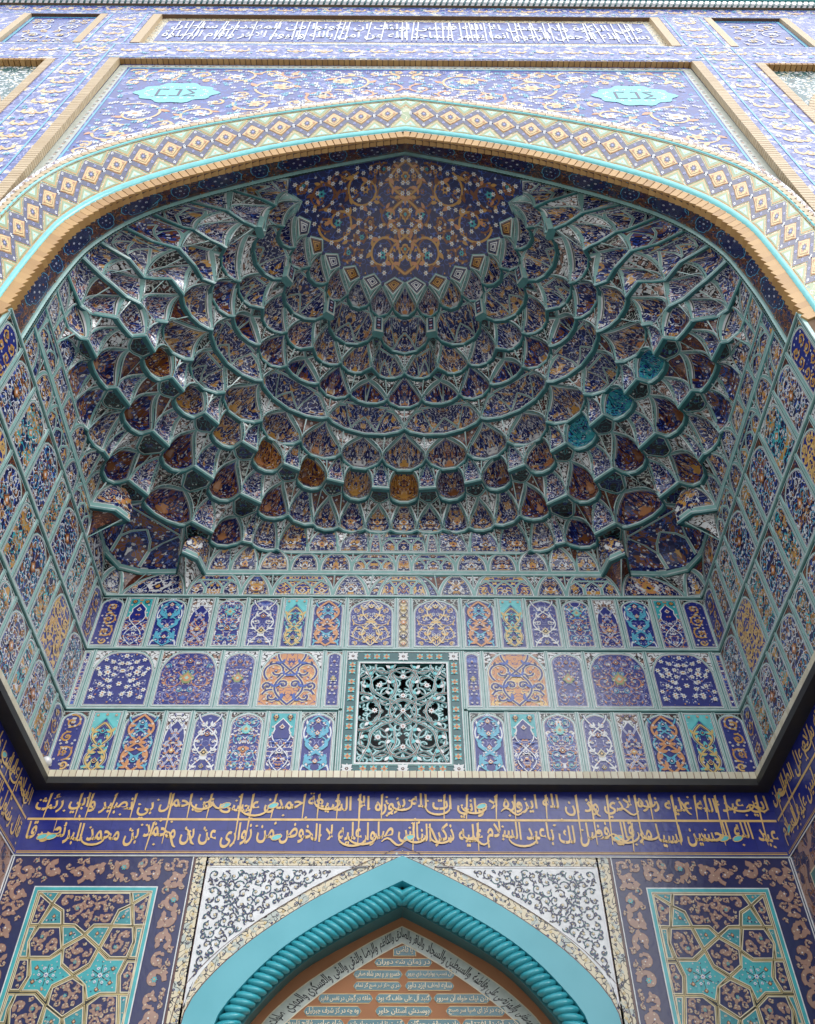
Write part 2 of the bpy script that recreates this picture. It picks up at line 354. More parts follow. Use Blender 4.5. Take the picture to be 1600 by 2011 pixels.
SPEC[4] = [arc(3.52,4), n_(5.6,3.34), arc(3.49,5), n_(17.6,3.36), arc(3.56,4), n_(27.9,3.36), arc(3.47,5), n_(39.4,3.36), arc(3.57,4), n_(50.0,3.36), arc(3.49,5), n_(61.6,3.36), arc(3.55,4), n_(73.2,3.35), v_(75.5,3.52), v_(79.6,3.56), n_(84.6,3.72), v_(86.2,3.99), v_(86.9,4.12), n_(90,4.51)]
SPEC[5] = [n_(0,3.62), arc(3.81,5), n_(22.6,3.64), arc(3.81,5), n_(44.4,3.60), arc(3.8,5), n_(64.4,3.6), arc(3.8,5), n_(76.0,3.74), v_(80.6,3.83), v_(81.2,4.09), n_(81.9,4.26), v_(86.3,4.40), n_(90,4.79)]
SPEC[6] = [arc(4.21,4), n_(5.8,3.93), arc(4.25,4), n_(16.8,3.97), arc(4.21,4), n_(27.8,3.97), arc(4.24,4), n_(39.2,3.96), arc(4.22,4), n_(51.2,3.95), arc(4.22,4), n_(62.6,3.97), arc(4.23,4), n_(73.7,3.99), v_(75,4.2), n_(79.5,4.28), v_(81.5,4.45), v_(84.5,4.6), n_(86.2,4.71), n_(90,4.93)]
SPEC[7] = [arc(4.53,4), pend(5.8,4.19,4.40,4.55,2.15), arc(4.55,4), pend(17.1,4.19,4.40,4.55,2.15), arc(4.54,4), pend(28.3,4.19,4.40,4.55,2.15), arc(4.53,4), pend(39.6,4.19,4.40,4.55,2.15), arc(4.51,4), pend(50.8,4.19,4.40,4.55,2.15), arc(4.50,4), pend(62.1,4.19,4.40,4.55,2.15), arc(4.49,4), pend(73.3,4.19,4.40,4.55,2.15), arc(4.46,3), n_(80.5,4.5), v_(82,4.85), n_(83.8,4.98), n_(90,5.02)]
SPEC[8] = [arc(4.80,3), n_(2.85,4.73), arc(4.83,3), n_(8.5,4.76), arc(4.88,3), n_(14.1,4.8), arc(4.94,3), n_(19.6,4.86), arc(4.94,2), n_(25.2,4.82), arc(5.05,4), pend(33.9,4.79,4.98,5.30,2.4), arc(5.17,4), pend(45,4.81,5.0,5.36,2.4), arc(5.17,4), pend(56.2,4.82,5.0,5.32,2.3), arc(5.1,4), pend(67.4,4.82,4.96,5.2,2.2), arc(4.99,4), pend(78.4,4.84,4.93,5.06,1.9), v_(83,5.05), n_(85,5.05), n_(90,5.03)]
def refl(ph, r):
    x, y = -r*math.sin(R(ph)), r*math.cos(R(ph)); f = 5.03/4.8
    return topol(-y*f, CY0+(-x)/f)
def wallx(x, y=YB): return topol(-x, y)
def sym45(half, mid):     # half: entries with phi<45, mid: entry spanning 45 (arc) ; reflected copy follows
    out = list(half); out.append(mid)
    for e in reversed(half):
        if e[0] in 'nv': out.append((e[0], *refl(e[1], e[2])))
        elif e[0] == 'arc': out.append(('arc', e[1]*1.025, e[2]))
        elif e[0] == 'pend':
            f = refl(e[1], e[4]); k = f[1]/e[4]; out.append(('pend', f[0], e[2], e[3]*k, f[1], e[5], e[6]*k))
    out[-1] = n_(90, 5.03) if out[-1][0] != 'arc' else out[-1]
    return out
def on(lst, y=YB): return [n_(*wallx(x, y)) for x in lst]
h9 = [v_(0,4.8)]+on([.40,.61,1.16,1.7])+[arc(5.24,3), n_(25.3,5.2), arc(5.33,4), n_(30.2,5.27), n_(31.9,5.31), arc(5.62,4), pend(39.6,5.42,5.58,5.84,2.2)]
SPEC[9] = sym45(h9, arc(5.72,4))
h10 = [v_(0,4.8)]+on([.13,.9,1.46,1.97,2.52,3.0,3.40])+[v_(*wallx(3.48,10.62)), v_(*wallx(3.72,10.45)), n_(*wallx(3.88,10.97)), v_(*wallx(4.49,10.99)), ]
SPEC[10] = sym45(h10, v_(*wallx(4.86,10.85)))
h11 = [v_(0,4.8)]+on([.43,.59,1.19,2.22,2.74,3.66])+[n_(*wallx(4.74,10.995))]
SPEC[11] = sym45(h11, v_(*wallx(4.97,10.95)))
def build_tier(spec):
    """-> P list, Q list of (phi, r, node), soffit list of (phiA, phiB)"""
    half = spec[1:] if spec[0][0] == 'arc' or abs(spec[0][1]) < 1e-6 else spec
    mir = []
    for e in reversed(half): mir.append((e[0], -e[1], *e[2:]) if e[0] != 'arc' else e)
    full = mir+([spec[0]] if (spec[0][0] == 'arc' or abs(spec[0][1]) < 1e-6) else [])+half
    P, Q, S = [], [], []
    pendarc = []
    def anchor_lo(e):     # first vertex of the element
        if e[0] in 'nv': return (e[1], e[2])
        return (e[1]-e[2], e[3])
    def anchor_hi(e):
        if e[0] in 'nv': return (e[1], e[2])
        return (e[1]+e[2], e[3])
    for i, e in enumerate(full):
        if e[0] in 'nv':
            P.append((e[1], e[2], e[0] == 'n')); Q.append((e[1], e[2], e[0] == 'n'))
        elif e[0] == 'arc':
            a = anchor_hi(full[i-1]); b = anchor_lo(full[i+1]); m = e[2]
            for k in range(1, m+1):
                f = k/(m+1); f2 = .5-.5*math.cos(math.pi*f)*(1 if m > 3 else .92); g = math.sin(math.pi*f2)**.62
                r = lerp(a[1], b[1], f2)+(e[1]-.5*(a[1]+b[1]))*g; ph = lerp(a[0], b[0], f2)
                P.append((ph, r, False)); Q.append((ph, r, False))
        elif e[0] == 'pend':
            _, ph, d, ra, rt, wd, rq = e
            P += [(ph-d, ra, False), (ph-d+wd, rt, True), (ph+d-wd, rt, True), (ph+d, ra, False)]
            Q += [(ph-d, ra, False), (ph-d*.35, rq*.995, False), (ph, rq, True), (ph+d*.35, rq*.995, False), (ph+d, ra, False)]
            S.append((ph-d, ph+d))
        elif e[0] == 'star':
            _, ph, d, ra, rt, rq = e
            P += [(ph-d, ra, False), (ph, rt, True), (ph+d, ra, False)]
            Q += [(ph-d, ra, False), (ph, rq, True), (ph+d, ra, False)]
            S.append((ph-d, ph+d))
    return P, Q, S
TIERS = {k: build_tier(v) for k, v in SPEC.items()}
vault = thing('muqarnas_vault', 'honeycomb muqarnas half dome of tiled niches with teal ribs filling the arch', 'vault', (0, CY0, 10.05))
OFF = Vector((0, CY0, 10.05))
def off(p): return (p[0], p[1]-CY0, p[2]-10.05)
def chain_at(pts, s):
    L = [0]
    for a, b in zip(pts, pts[1:]): L.append(L[-1]+math.dist(a, b))
    if L[-1] < 1e-6: return pts[0]
    d = s*L[-1]
    for k in range(len(L)-1):
        if d <= L[k+1]+1e-9: return lerp3(pts[k], pts[k+1], (d-L[k])/((L[k+1]-L[k]) or 1))
    return pts[-1]
rng = random.Random(7)
NC, NR = 10, 9
NX_ = {1: 2.4, 2: 3.2, 3: 2.3, 4: 2.4, 5: 2.8, 6: 3.4, 7: 3.4, 8: 3.2, 9: 2.8, 10: 5.0, 11: 2.4}
DI = [0]
def patch(bot, top, k, kind, style, parent, name, fullarc=True):
    """curved cell between the plan polyline bot at level k and top at level k-1"""
    z0, z1 = ZK(k), ZK(k-1); h = z1-z0
    BUL = min(.26, .38*math.dist(bot[0], bot[-1])) if (len(bot) > 1 and k < 10) else 0
    def S(s, t):
        b = chain_at(bot, s) if len(bot) > 1 else bot[0]; q = chain_at(top, s) if len(top) > 1 else top[0]
        ex = 2.0/NX_[k]; f = 1-max(0.0, math.cos(math.pi*.5*t))**ex; g = math.sin(math.pi*.5*t)**ex
        if k <= 8:      # the ribs lean over sideways early, so the niches close to a point
            (a0, r0), (a1, r1) = topol(*b[:2]), topol(*q[:2]); e_ = t**1.15; x, y = pol(lerp(a0, a1, e_), lerp(r0, r1, f))
        else: e_ = t**1.3; x, y = b[0]+(q[0]-b[0])*e_, b[1]+(q[1]-b[1])*(f if abs(b[1]-q[1]) > .05 and abs(b[0]-q[0]) < .05 else e_)
        if kind != 'web' and BUL:
            d = BUL*math.sin(math.pi*s)**.7*math.sin(math.pi*min(1, t))**.8; rr = math.hypot(x, y-CY0) or 1
            x, y = x+x/rr*d, y+(y-CY0)/rr*d; x = max(-W+.002, min(W-.002, x)); y = min(YB-.002, y)
        return (x, y, z0+h*g)
    nc = max(2, min(NC, 2*(max(len(bot), len(top))-1))) if kind != 'web' else 4
    if len(bot) > 1 and kind != 'web':     # rows follow the facets of the rim
        L = [0]
        for a, b in zip(bot, bot[1:]): L.append(L[-1]+math.dist(a, b))
        ss = [x/L[-1] for x in L] if len(bot) >= 4 else [i/nc for i in range(nc+1)]
    elif len(top) > 2:
        L = [0]
        for a, b in zip(top, top[1:]): L.append(L[-1]+math.dist(a, b))
        ss = [x/L[-1] for x in L]
    else: ss = [i/nc for i in range(nc+1)]
    tt = [i/(NR-1) for i in range(NR)]; tt[1] *= .45; tt[-2] = 1-(1-tt[-2])*.5
    G_ = [[S(s, t) for s in ss] for t in tt]
    # chart
    Wd = [sum(math.dist(r[i], r[i+1]) for i in range(len(r)-1)) for r in G_]
    mid = [S(.5, t) for t in tt]; Ln = [0]
    for a, b in zip(mid, mid[1:]): Ln.append(Ln[-1]+math.dist(a, b))
    if Ln[-1] < .05: return None
    def t_of(y):
        y = max(0, min(Ln[-1], y))
        for i in range(NR-1):
            if y <= Ln[i+1]+1e-9: return lerp(tt[i], tt[i+1], (y-Ln[i])/((Ln[i+1]-Ln[i]) or 1))
        return 1.0
    def w_at(y):
        y = max(0, min(Ln[-1], y))
        for i in range(NR-1):
            if y <= Ln[i+1]+1e-9: return max(1e-4, lerp(Wd[i], Wd[i+1], (y-Ln[i])/((Ln[i+1]-Ln[i]) or 1)))
        return max(1e-4, Wd[-1])
    cen = Vector((0, CY0, 13.0))
    def fn(x, y, l):
        t = t_of(y); s = max(0, min(1, .5+x/w_at(y))); p = Vector(S(s, t))
        if l <= 0: return off(p)
        e = .02; a = Vector(S(min(1, s+e), t))-Vector(S(max(0, s-e), t)); b = Vector(S(s, min(1, t+e)))-Vector(S(s, max(0, t-e)))
        n = a.cross(b)
        if n.length < 1e-9: n = cen-p
        n.normalize()
        c_ = Vector((0, CY0-1.0, z0-2))-p
        if n.dot(c_) < 0: n = -n
        q = p+n*l; return off(q)
    mb = MB()
    UV = [[((s-.5)*Wd[i], Ln[i]) for s in ss] for i in range(NR)]
    mb.grid([[off(p) for p in r] for r in G_], style, UV)
    cell = mb.build(name, parent)
    # frames
    om = MB(); ch = Chart(om, fn)
    def outline(m):
        n = 12; pts = []
        w0 = w_at(m)
        for i in range(n+1): pts.append(((i/n-.5)*max(0, w_at(m)-2*m), m))
        yt = Ln[-1]-m
        for i in range(1, n+1):
            y = lerp(m, yt, i/n); pts.append((max(0, w_at(y)*.5-m), y))
        wt = max(0, w_at(yt)*.5-m)
        for i in range(1, 7): pts.append((wt*(1-i/3.0), yt))
        for i in range(1, n):
            y = lerp(yt, m, i/n); pts.append((-max(0, w_at(y)*.5-m), y))
        return pts
    size = max(Wd)
    sc_ = min(1.0, size/.42, Ln[-1]/.42)
    prev = outline(0.0)
    ds = ((.024*sc_, 'rib'), (.042*sc_, 'white'), (.052*sc_, 'black'), (.060*sc_, 'pale')) if kind != 'web' else ((.018*sc_, 'rib'), (.032*sc_, 'white'), (.042*sc_, 'black'))
    for i, (d, colr) in enumerate(ds):
        nx = outline(d); ch.ring(prev, nx, colr, .012 if colr == 'rib' else .005); prev = nx
    mrg = ds[-1][0]
    # inner arches of the big niches
    def rib_line(path, wd=.034):
        ch.ribbon(path, wd*2.2, 'black', .007); ch.ribbon(path, wd*1.9, 'white', .009); ch.ribbon(path, wd*1.2, 'rib', .014)
    if kind == 'deep':
        H = Ln[-1]; wb = w_at(.3*H)
        nsub = 3 if wb > .75 else 2
        for j in range(1, nsub):
            x = (j/nsub-.5)*wb; rib_line([(x, mrg), (x*1.0, H*.35)])
        for j in range(nsub):
            xa, xb = (j/nsub-.5)*wb, ((j+1)/nsub-.5)*wb; xm = (xa+xb)/2
            rib_line([(xa, H*.35), (lerp(xa, xm, .35), H*.52), (xm*.92, H*.70)], .02)
            rib_line([(xb, H*.35), (lerp(xb, xm, .35), H*.52), (xm*.92, H*.70)], .02)
        rib_line([(-w_at(H*.72)*.5+mrg, H*.72), (w_at(H*.72)*.5-mrg, H*.72)], .02)
        for j in range(nsub):
            xm = ((j+.5)/nsub-.5)*wb; mc = Chart(om, lambda x, y, l, xm=xm: fn(x+xm, y, l))
            palmette(mc, 0, H*.26, wb/nsub*.30, *rng.choice((('ochre','navy','white'), ('white','ochre','navy'), ('orange','navy','white'))))
            for q in range(5): mc.flower((q-2)*wb/nsub*.17, H*.12, .02, 'white', 'navy', .007, 5)
        if H*.2 > .06: ch.flower(0, H*.86, .05, 'brown', 'pale', .006, 8)
    elif kind == 'double':
        H = Ln[-1]; rib_line([(0, mrg), (0, H*.42), (-w_at(H*.7)*.25, H*.8)]); rib_line([(0, H*.42), (w_at(H*.7)*.25, H*.8)])
        for sx in (-1, 1):
            mc = Chart(om, lambda x, y, l, sx=sx: fn(x+sx*w_at(H*.3)*.25, y, l)); palmette(mc, 0, H*.33, size*.2, 'orange', 'navy', 'white')
    elif kind == 'cup' and size > .16:
        H = Ln[-1]; cs = rng.choice((('ochre','orange','navy'), ('white','navy','ochre'), ('orange','ochre','navy'), ('ochre','navy','white')))
        scrolls(ch, lambda x, y: mrg < y < H*.85 and abs(x) < w_at(y)*.5-mrg*1.2, (-size/2, size/2, 0, H), (.055, .04), rng, [cs[0] if cs[0] != 'navy' else 'white', 'white'], [cs[0] if cs[0] != 'navy' else 'orange'], ['white', 'orange'], 'navy', vw=.010, tries=10, fl=.3, nleaf=3)
        palmette(ch, 0, H*.34, size*.25, *cs); wing(ch, 0, H*.32, size*.21, 'white'); palmette(ch, 0, H*.62, size*.11, cs[0], 'navy', 'white')
        for q in (-1, 1):
            ch.flower(q*size*.2, H*.17, .028, 'white', 'ochre', .008, 5); ch.flower(q*size*.13, H*.6, .02, 'white', 'ochre', .008, 5)
        ch.flower(0, H*.72, .018, 'white', 'navy', .008, 5)
    elif kind == 'round':
        H = Ln[-1]; col = rng.choice(('ochre', 'orange', 'brown'))
        if style == 'cell_turquoise': col = 'turq'
        scrolls(ch, lambda x, y: mrg < y < H*.9 and abs(x) < w_at(y)*.5-mrg*1.3, (-size/2, size/2, 0, H), (.11, .075, .05), rng, [col], [col, 'white'], ['white', col], 'navy', vw=.014, tries=30, fl=.35)
        palmette(ch, 0, H*.38, size*.24, col, 'navy', 'white')
    elif kind == 'web' and size > .12:
        H = Ln[-1]
        if k > 1 and size > .2: rib_line([(0, 0.02), (0, H*.96)], .010*sc_+.004)
        for sx in (-1, 1):
            xm = sx*w_at(H*.8)*.24; ch.flower(xm, H*.8, min(.03, size*.08), 'white' if style != 'lace_light' else 'maroon', 'maroon', .006, 5)
    if k == 1 and kind == 'web':
        tip = max(top, key=lambda p: -math.hypot(p[0], p[1]-CY0)) if len(top) > 2 else None
        if tip:
            B_ = S(.5, .36); V0, V1 = top[0], top[-1]; T_ = (tip[0], tip[1], z1); dm = MB()
            V0, V1 = (*V0[:2], z1), (*V1[:2], z1); cc = Vector([(a+b+c+d)/4 for a, b, c, d in zip(B_, V0, V1, T_)]); nn = (Vector(V1)-Vector(V0)).cross(Vector(T_)-Vector(B_)).normalized()
            if nn.dot(Vector((0, CY0-1, z0-3))-cc) < 0: nn = -nn
            def dq(s_, l): return [off(cc+(Vector(p)-cc)*s_+nn*l) for p in (B_, V1, T_, V0)]
            prevq = dq(1.0, .014)
            for s_, c_ in ((.86, 'rib'), (.78, 'white'), (.70, 'black'), (.66, 'pale')):
                nq = dq(s_, .016); dm.grid([prevq+prevq[:1], nq+nq[:1]], c_); prevq = nq
            DI[0] += 1; odd = int(round((topol(cc.x, cc.y)[0]+5.95)/11.9)) % 2
            gr = 'maroon' if odd else 'navy'; a4, b4 = dq(.67, .018), dq(0.0, .018); dm.grid([a4+a4[:1], b4+b4[:1]], gr)
            fc = 'ochre' if odd else 'white'
            a4, b4 = dq(.5, .021), dq(0.0, .021); dm.grid([a4+a4[:1], b4+b4[:1]], fc); a4, b4 = dq(.16, .025), dq(0.0, .025); dm.grid([a4+a4[:1], b4+b4[:1]], gr)
            e1_ = dq(.38, .024); e2_ = dq(.30, .024); dm.grid([e1_+e1_[:1], e2_+e2_[:1]], gr)
            dm.build('diamond', cell)
    om.build('ornament', cell)
    # rim moulding under the cell
    if len(bot) > 1:
        rm = MB(); rows = [[] for _ in range(6)]
        for i, p in enumerate(bot):
            dx, dy = p[0], p[1]-CY0; d = math.hypot(dx, dy); ux, uy = dx/d, dy/d
            for j, (o_, zz) in enumerate(((.06, .016), (-.014, .016), (-.020, -.004), (-.016, -.014), (-.002, -.040), (.07, -.040))):
                rows[j].append(off((p[0]+ux*o_, min(YB+.1, p[1]+uy*o_), z0+zz)))
        for j in range(5): rm.grid([rows[j], rows[j+1]], ('pale', 'white', 'rib', 'teal', 'dteal')[j])  # tones darken downward: shading under the rim put into the colour
        rm.build('rim', cell)
    return cell
def pts_of(L, i, j): return [pol(a, r) for a, r, _ in L[i:j+1]]
NCELL = 0
def choose_kind(k, pa, pb, seg, top):
    w_ = math.dist(seg[0], seg[-1])
    return w_
STY = {1: 'cell_blue', 2: 'cell_blue', 3: 'cell_blue', 4: 'cell_flora', 5: 'cell_blue', 6: 'cell_blue', 7: 'cell_orange', 8: 'cell_blue', 9: 'cell_blue', 10: 'cell_blue', 11: 'cell_blue'}
for k in range(1, 12):
    Pk, _, _ = TIERS[k]; Qk = TIERS[k-1][1]
    ln = [i for i, p in enumerate(Pk) if p[2]]; un = [i for i, p in enumerate(Qk) if p[2]]
    prev_tb = 0; first = True; webs = []
    for si, (i, j) in enumerate(zip(ln, ln[1:])):
        pa, pb = Pk[i][0], Pk[j][0]; mid = (pa+pb)/2
        ins = [u for u in un if pa+.7 < Qk[u][0] < pb-.7]
        last = si == len(ln)-2
        if ins: ta, tb = ins[0], ins[-1]
        else:
            cand = [u for u in range(len(Qk)) if abs(Qk[u][0]-mid) < .30*(pb-pa)]
            if cand and (pb-pa) > 4.5: ta, tb = cand[0], cand[-1]
            else: ta = tb = min(range(len(Qk)), key=lambda u: abs(Qk[u][0]-mid))
        if si == 0: ta = 0
        if last: tb = len(Qk)-1
        ta = max(ta, prev_tb); tb = max(tb, ta)
        if not first and ta > prev_tb: webs.append((i, prev_tb, ta))
        seg = pts_of(Pk, i, j); top = pts_of(Qk, ta, tb); wd = math.dist(seg[0], seg[-1]); am = abs(mid)
        pendant = k in (7, 8, 9) and (pb-pa) < 5.2 and j == i+1 and am < 80
        sty = STY[k]; kind = 'cup'
        if wd > .62 and len(top) > 1: kind = 'deep'
        elif k == 4 and len(Pk[i:j+1]) == 7: kind = 'double'
        if k == 7 and not pendant and am < 79: kind, sty = 'round', rng.choice(('cell_flora', 'cell_blue', 'cell_orange') if am > 30 else ('cell_orange', 'cell_blue'))
        if k in (8, 9) and not pendant and 24 < am < 76 and wd > .5: kind, sty = 'round', 'cell_flora'
        if k == 7 and not pendant and mid < -38 and mid > -75: sty = 'cell_turquoise' if mid < -38 else sty
        if k == 1 and len(Pk[i:j+1]) == 5: sty = 'cell_white'
        if am > 72 and k <= 7 and kind != 'deep': sty = rng.choice(('cell_white', 'cell_blue', 'cell_white'))
        if k == 10 and 38 < am < 52: kind, sty = 'deep', 'cell_flora'
        if k in (10, 11) and am < 30 and wd > .6 and k == 11: sty = 'panel_gold'
        if pendant: sty = 'cell_white' if rng.random() < .7 else 'cell_blue'
        patch(seg, top, k, kind, sty, vault, 'niche')
        prev_tb = tb; first = False
    for (i, a, b) in webs:
        wsty = ('lace_light', 'lace_dark', 'lace_light', 'maroon_field')[(a*7+k*3) % 4]
        if k == 1:
            wsty = 'glaze_rib'
        if k in (3, 4, 5): wsty = 'lace_light' if (a+k) % 3 else 'lace_dark'
        patch([pol(Pk[i][0], Pk[i][1])], pts_of(Qk, a, b), k, 'web', wsty, vault, 'spandrel')
# flat star shaped soffits and the pendants
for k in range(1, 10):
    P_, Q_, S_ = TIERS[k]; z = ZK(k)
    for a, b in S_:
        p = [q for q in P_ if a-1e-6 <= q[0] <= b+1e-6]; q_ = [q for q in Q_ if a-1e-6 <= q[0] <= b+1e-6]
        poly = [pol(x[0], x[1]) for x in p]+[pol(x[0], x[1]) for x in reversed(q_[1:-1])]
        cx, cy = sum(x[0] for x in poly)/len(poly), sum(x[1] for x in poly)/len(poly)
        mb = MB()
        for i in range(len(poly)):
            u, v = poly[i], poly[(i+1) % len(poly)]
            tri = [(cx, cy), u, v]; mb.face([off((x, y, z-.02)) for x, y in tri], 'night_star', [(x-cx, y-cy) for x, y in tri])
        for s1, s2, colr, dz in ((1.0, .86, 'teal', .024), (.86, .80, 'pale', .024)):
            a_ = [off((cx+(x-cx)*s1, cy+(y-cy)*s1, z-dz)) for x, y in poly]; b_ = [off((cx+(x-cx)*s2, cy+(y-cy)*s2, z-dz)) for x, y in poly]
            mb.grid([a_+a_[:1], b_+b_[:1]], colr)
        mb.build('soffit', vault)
# hanging pendants under the white cells of the first tier
for ph in (11.4, 33.4, 55.8, 78.2):
    for sg in (-1, 1):
        a = sg*ph; z1, z0 = ZK(1)+.02, ZK(2)-.05; mb = MB(); cc = []
        for (dp, r) in ((-1.0, 2.52), (1.0, 2.52), (1.35, 2.60), (.8, 2.66), (-.8, 2.66), (-1.35, 2.60)):
            x, y = pol(a+dp*1.9, r); cc.append((x, y))
        n = len(cc)
        for i in range(n):
            u, v = cc[i], cc[(i+1) % n]; mb.face([off((*u, z0)), off((*v, z0)), off((*v, z1)), off((*u, z1))], 'rib' if i else 'pale')
        mb.face([off((x, y, z0)) for x, y in cc], 'teal')
        p = mb.build('pendant', vault)
        om = MB(); u, v = Vector((*cc[0], 0)), Vector((*cc[1], 0)); ex = (v-u).normalized(); nn = Vector((-(u+v).x/2, CY0-(u+v).y/2, 0)).normalized(); c0 = (u+v)/2
        fn = lambda x, y, l, c0=c0, ex=ex, nn=nn, z0=z0: off(c0+ex*x+Vector((0, 0, z0+y))+nn*l)
        ch = Chart(om, fn); hw = (v-u).length/2
        ch.poly([(-hw*.75,.05),(hw*.75,.05),(hw*.75,.52),(-hw*.75,.52)], 'rib', .004); ch.poly([(-hw*.6,.07),(hw*.6,.07),(hw*.6,.5),(-hw*.6,.5)], 'navy', .006)
        for q in range(4): ch.flower(0, .12+.1*q, hw*.42, 'white' if q % 2 else 'pink', 'maroon', .008)
        om.build('ornament', p)
# apex shell: quarter dome of navy tile with golden vines
def shell_fn(x, y, l):
    r = math.hypot(x, y-CY0); zz = 17.02-1.20*(r/2.06)**1.12 - .12*max(0.0, 1-abs(r-1.0))*0
    return off((x, y, zz-l))
P0 = TIERS[0][0]; mb = MB(); rows = []
for i in range(13):
    t = i/12; rows.append([shell_fn(*(lambda p: (p[0]*(1-t), CY0+(p[1]-CY0)*(1-t)))(pol(a, r+.03)), 0) for a, r, _ in P0])
UVr = [[(rows[i][j][0], rows[i][j][1]) for j in range(len(P0))] for i in range(13)]
arab('shell_navy', 'navy', 'blue', 'navy', 'navy', .9, .02, .70, .12)
mb.grid(rows, 'shell_navy', UVr)
shell = mb.build('apex_shell', vault)
def star_r(a):
    for (a0, r0, _), (a1, r1, _) in zip(P0, P0[1:]):
        if a0 <= a <= a1: return lerp(r0, r1, (a-a0)/(a1-a0))
    return 2.0
def in_shell(x, y, m=.05): 
    a, r = topol(x, y); return y > CY0+m and abs(a) <= 90 and r < star_r(a)-m
om = MB(); ch = Chart(om, shell_fn)
chb = Chart(om, shell_fn, inside=lambda x, y: in_shell(x, y, .03))
r3 = random.Random(21)
scrolls(chb, lambda x, y: in_shell(x, y, .04), (-2.0, 2.0, CY0, CY0+2.0), (.36, .28, .21, .15), r3, ['ochre', 'brown'], ['ochre', 'brown', 'orange'], ['turq', 'ochre'], 'navy', vw=.038, tries=500, fl=.9, turns=1.15, nleaf=6, lift=.006)
scrolls(chb, lambda x, y: in_shell(x, y, .04), (-2.0, 2.0, CY0, CY0+2.0), (.30, .22, .15), random.Random(5), ['brown'], ['brown', 'ochre'], ['brown', 'ochre'], 'blue', vw=.028, tries=400, fl=.6, turns=.9, nleaf=4, lift=.002)
ogee(chb, 2.0, CY0+.1, CY0+1.9, 3.0, .30, 'ochre', 'brown', .035, lift=.010, leafc='orange')
for yy, s_ in ((CY0+.35, .16), (CY0+.95, .2), (CY0+1.5, .17)): palmette(chb, 0, yy, s_, 'ochre', 'brown', 'turq', .014)
pts = []
for _ in range(2600):
    x, y = r3.uniform(.03, 2), r3.uniform(CY0, CY0+2.0)
    if in_shell(x, y, .07) and all((x-a)**2+(y-b)**2 > .125**2 for a, b in pts): pts.append((x, y))
for i, (x, y) in enumerate(pts):
    for sx in (-1, 1):
        if i % 5 < 3: chb.flower(sx*x, y, .048, 'white', 'ochre', .016, 6)
        else:
            chb.flower(sx*x, y, .026, 'white' if i % 5 == 3 else 'blue', 'blue', .012, 5)
om.build('ornament', shell)
# ================================================================ setting
mb = MB(); mb.face([(-90,-90,GZ),(90,-90,GZ),(90,12.2,GZ),(-90,12.2,GZ)], 'stone_paving'); g_ = mb.build('ground'); tag(g_, 'pale stone courtyard paving in front of the portal', 'ground', kind='structure')
mb = MB()
mb.box(-14, 14, 12.3, 12.6, GZ, 26.9, 'plaster'); mb.box(-14, 14, 5.8, 12.3, 26.55, 26.9, 'plaster')
mb.box(-14, -13.8, 5.75, 12.3, GZ, 26.55, 'plaster'); mb.box(13.8, 14, 5.75, 12.3, GZ, 26.55, 'plaster')
tag(mb.build('masonry_core'), 'rough masonry body of the portal hidden behind its tiles', 'wall', kind='structure')
mb = MB(); mb.box(-36, 36, -41, -40, GZ, 11, 'brick_buff'); mb.box(-36, -35, -40, 5.7, GZ, 11, 'brick_buff'); mb.box(35, 36, -40, 5.7, GZ, 11, 'brick_buff'); mb.box(-35, -14, 5.8, 6.6, GZ, 11, 'brick_buff'); mb.box(14, 35, 5.8, 6.6, GZ, 11, 'brick_buff')  # walls out of view, added to block low sky and darken the undersides
tag(mb.build('unseen_court_wall'), 'unseen buff brick walls around the courtyard, added to block the low sky', 'wall', kind='structure')
# ---------------------------------------------------------------- curves of the great arch
NA = 80
A0, A1, A2 = (arch(h, -1.5, NA) for h in (C0H, C1H, C2H))      # same number of points each
def resp(curve, n): return resample(curve, n)
vis = lambda p: p[1] > 8.5
# soffit of the arch, its cartouches and the bead moulding
arch_t = thing('arch_soffit', 'navy underside of the great arch with blue cartouches and a teal bead moulding', 'arch', (0, YF, 9))
def P_soff(i, t): a, b = A0[i], A2[i]; return (lerp(a[0], b[0], t), lerp(YF, YI, t), lerp(a[1], b[1], t))
cum = [0]
for a, b in zip(A0, A0[1:]): cum.append(cum[-1]+math.dist(a, b))
TOT = cum[-1]
def at_len(s, curves=None):
    s = max(0, min(TOT, s))
    lo, hi = 0, len(cum)-1
    while hi-lo > 1:
        m = (lo+hi)//2
        if cum[m] <= s: lo = m
        else: hi = m
    f = (s-cum[lo])/((cum[hi]-cum[lo]) or 1); return lo, f
def soff_fn(x, y, l):      # x along the arch from the apex (0), y 0..1 across
    i, f = at_len(TOT/2+x); p = lerp3(P_soff(i, y/.72), P_soff(i+1 if i < len(A0)-1 else i, y/.72), f)
    t = Vector(P_soff(min(i+1, len(A0)-1), .5))-Vector(P_soff(i, .5)); t.normalize()
    u = Vector(P_soff(i, 1))-Vector(P_soff(i, 0)); n = u.cross(t); n.normalize()
    if n.dot(Vector((0, YI, 9))-Vector(p)) < 0: n = -n
    q = Vector(p)+n*l; return (q.x, q.y-YF, q.z-9)
mb = MB(); n = len(A0)
P = [[soff_fn(cum[i]-TOT/2, y, 0) for i in range(n)] for y in (0, .2, .4, .6)]
UV = [[(cum[i]-TOT/2, y) for i in range(n)] for y in (0, .2, .4, .6)]
mb.grid(P, 'soffit_navy', UV); sof = mb.build('soffit', arch_t)
om = MB(); ch = Chart(om, soff_fn); r5 = random.Random(3)
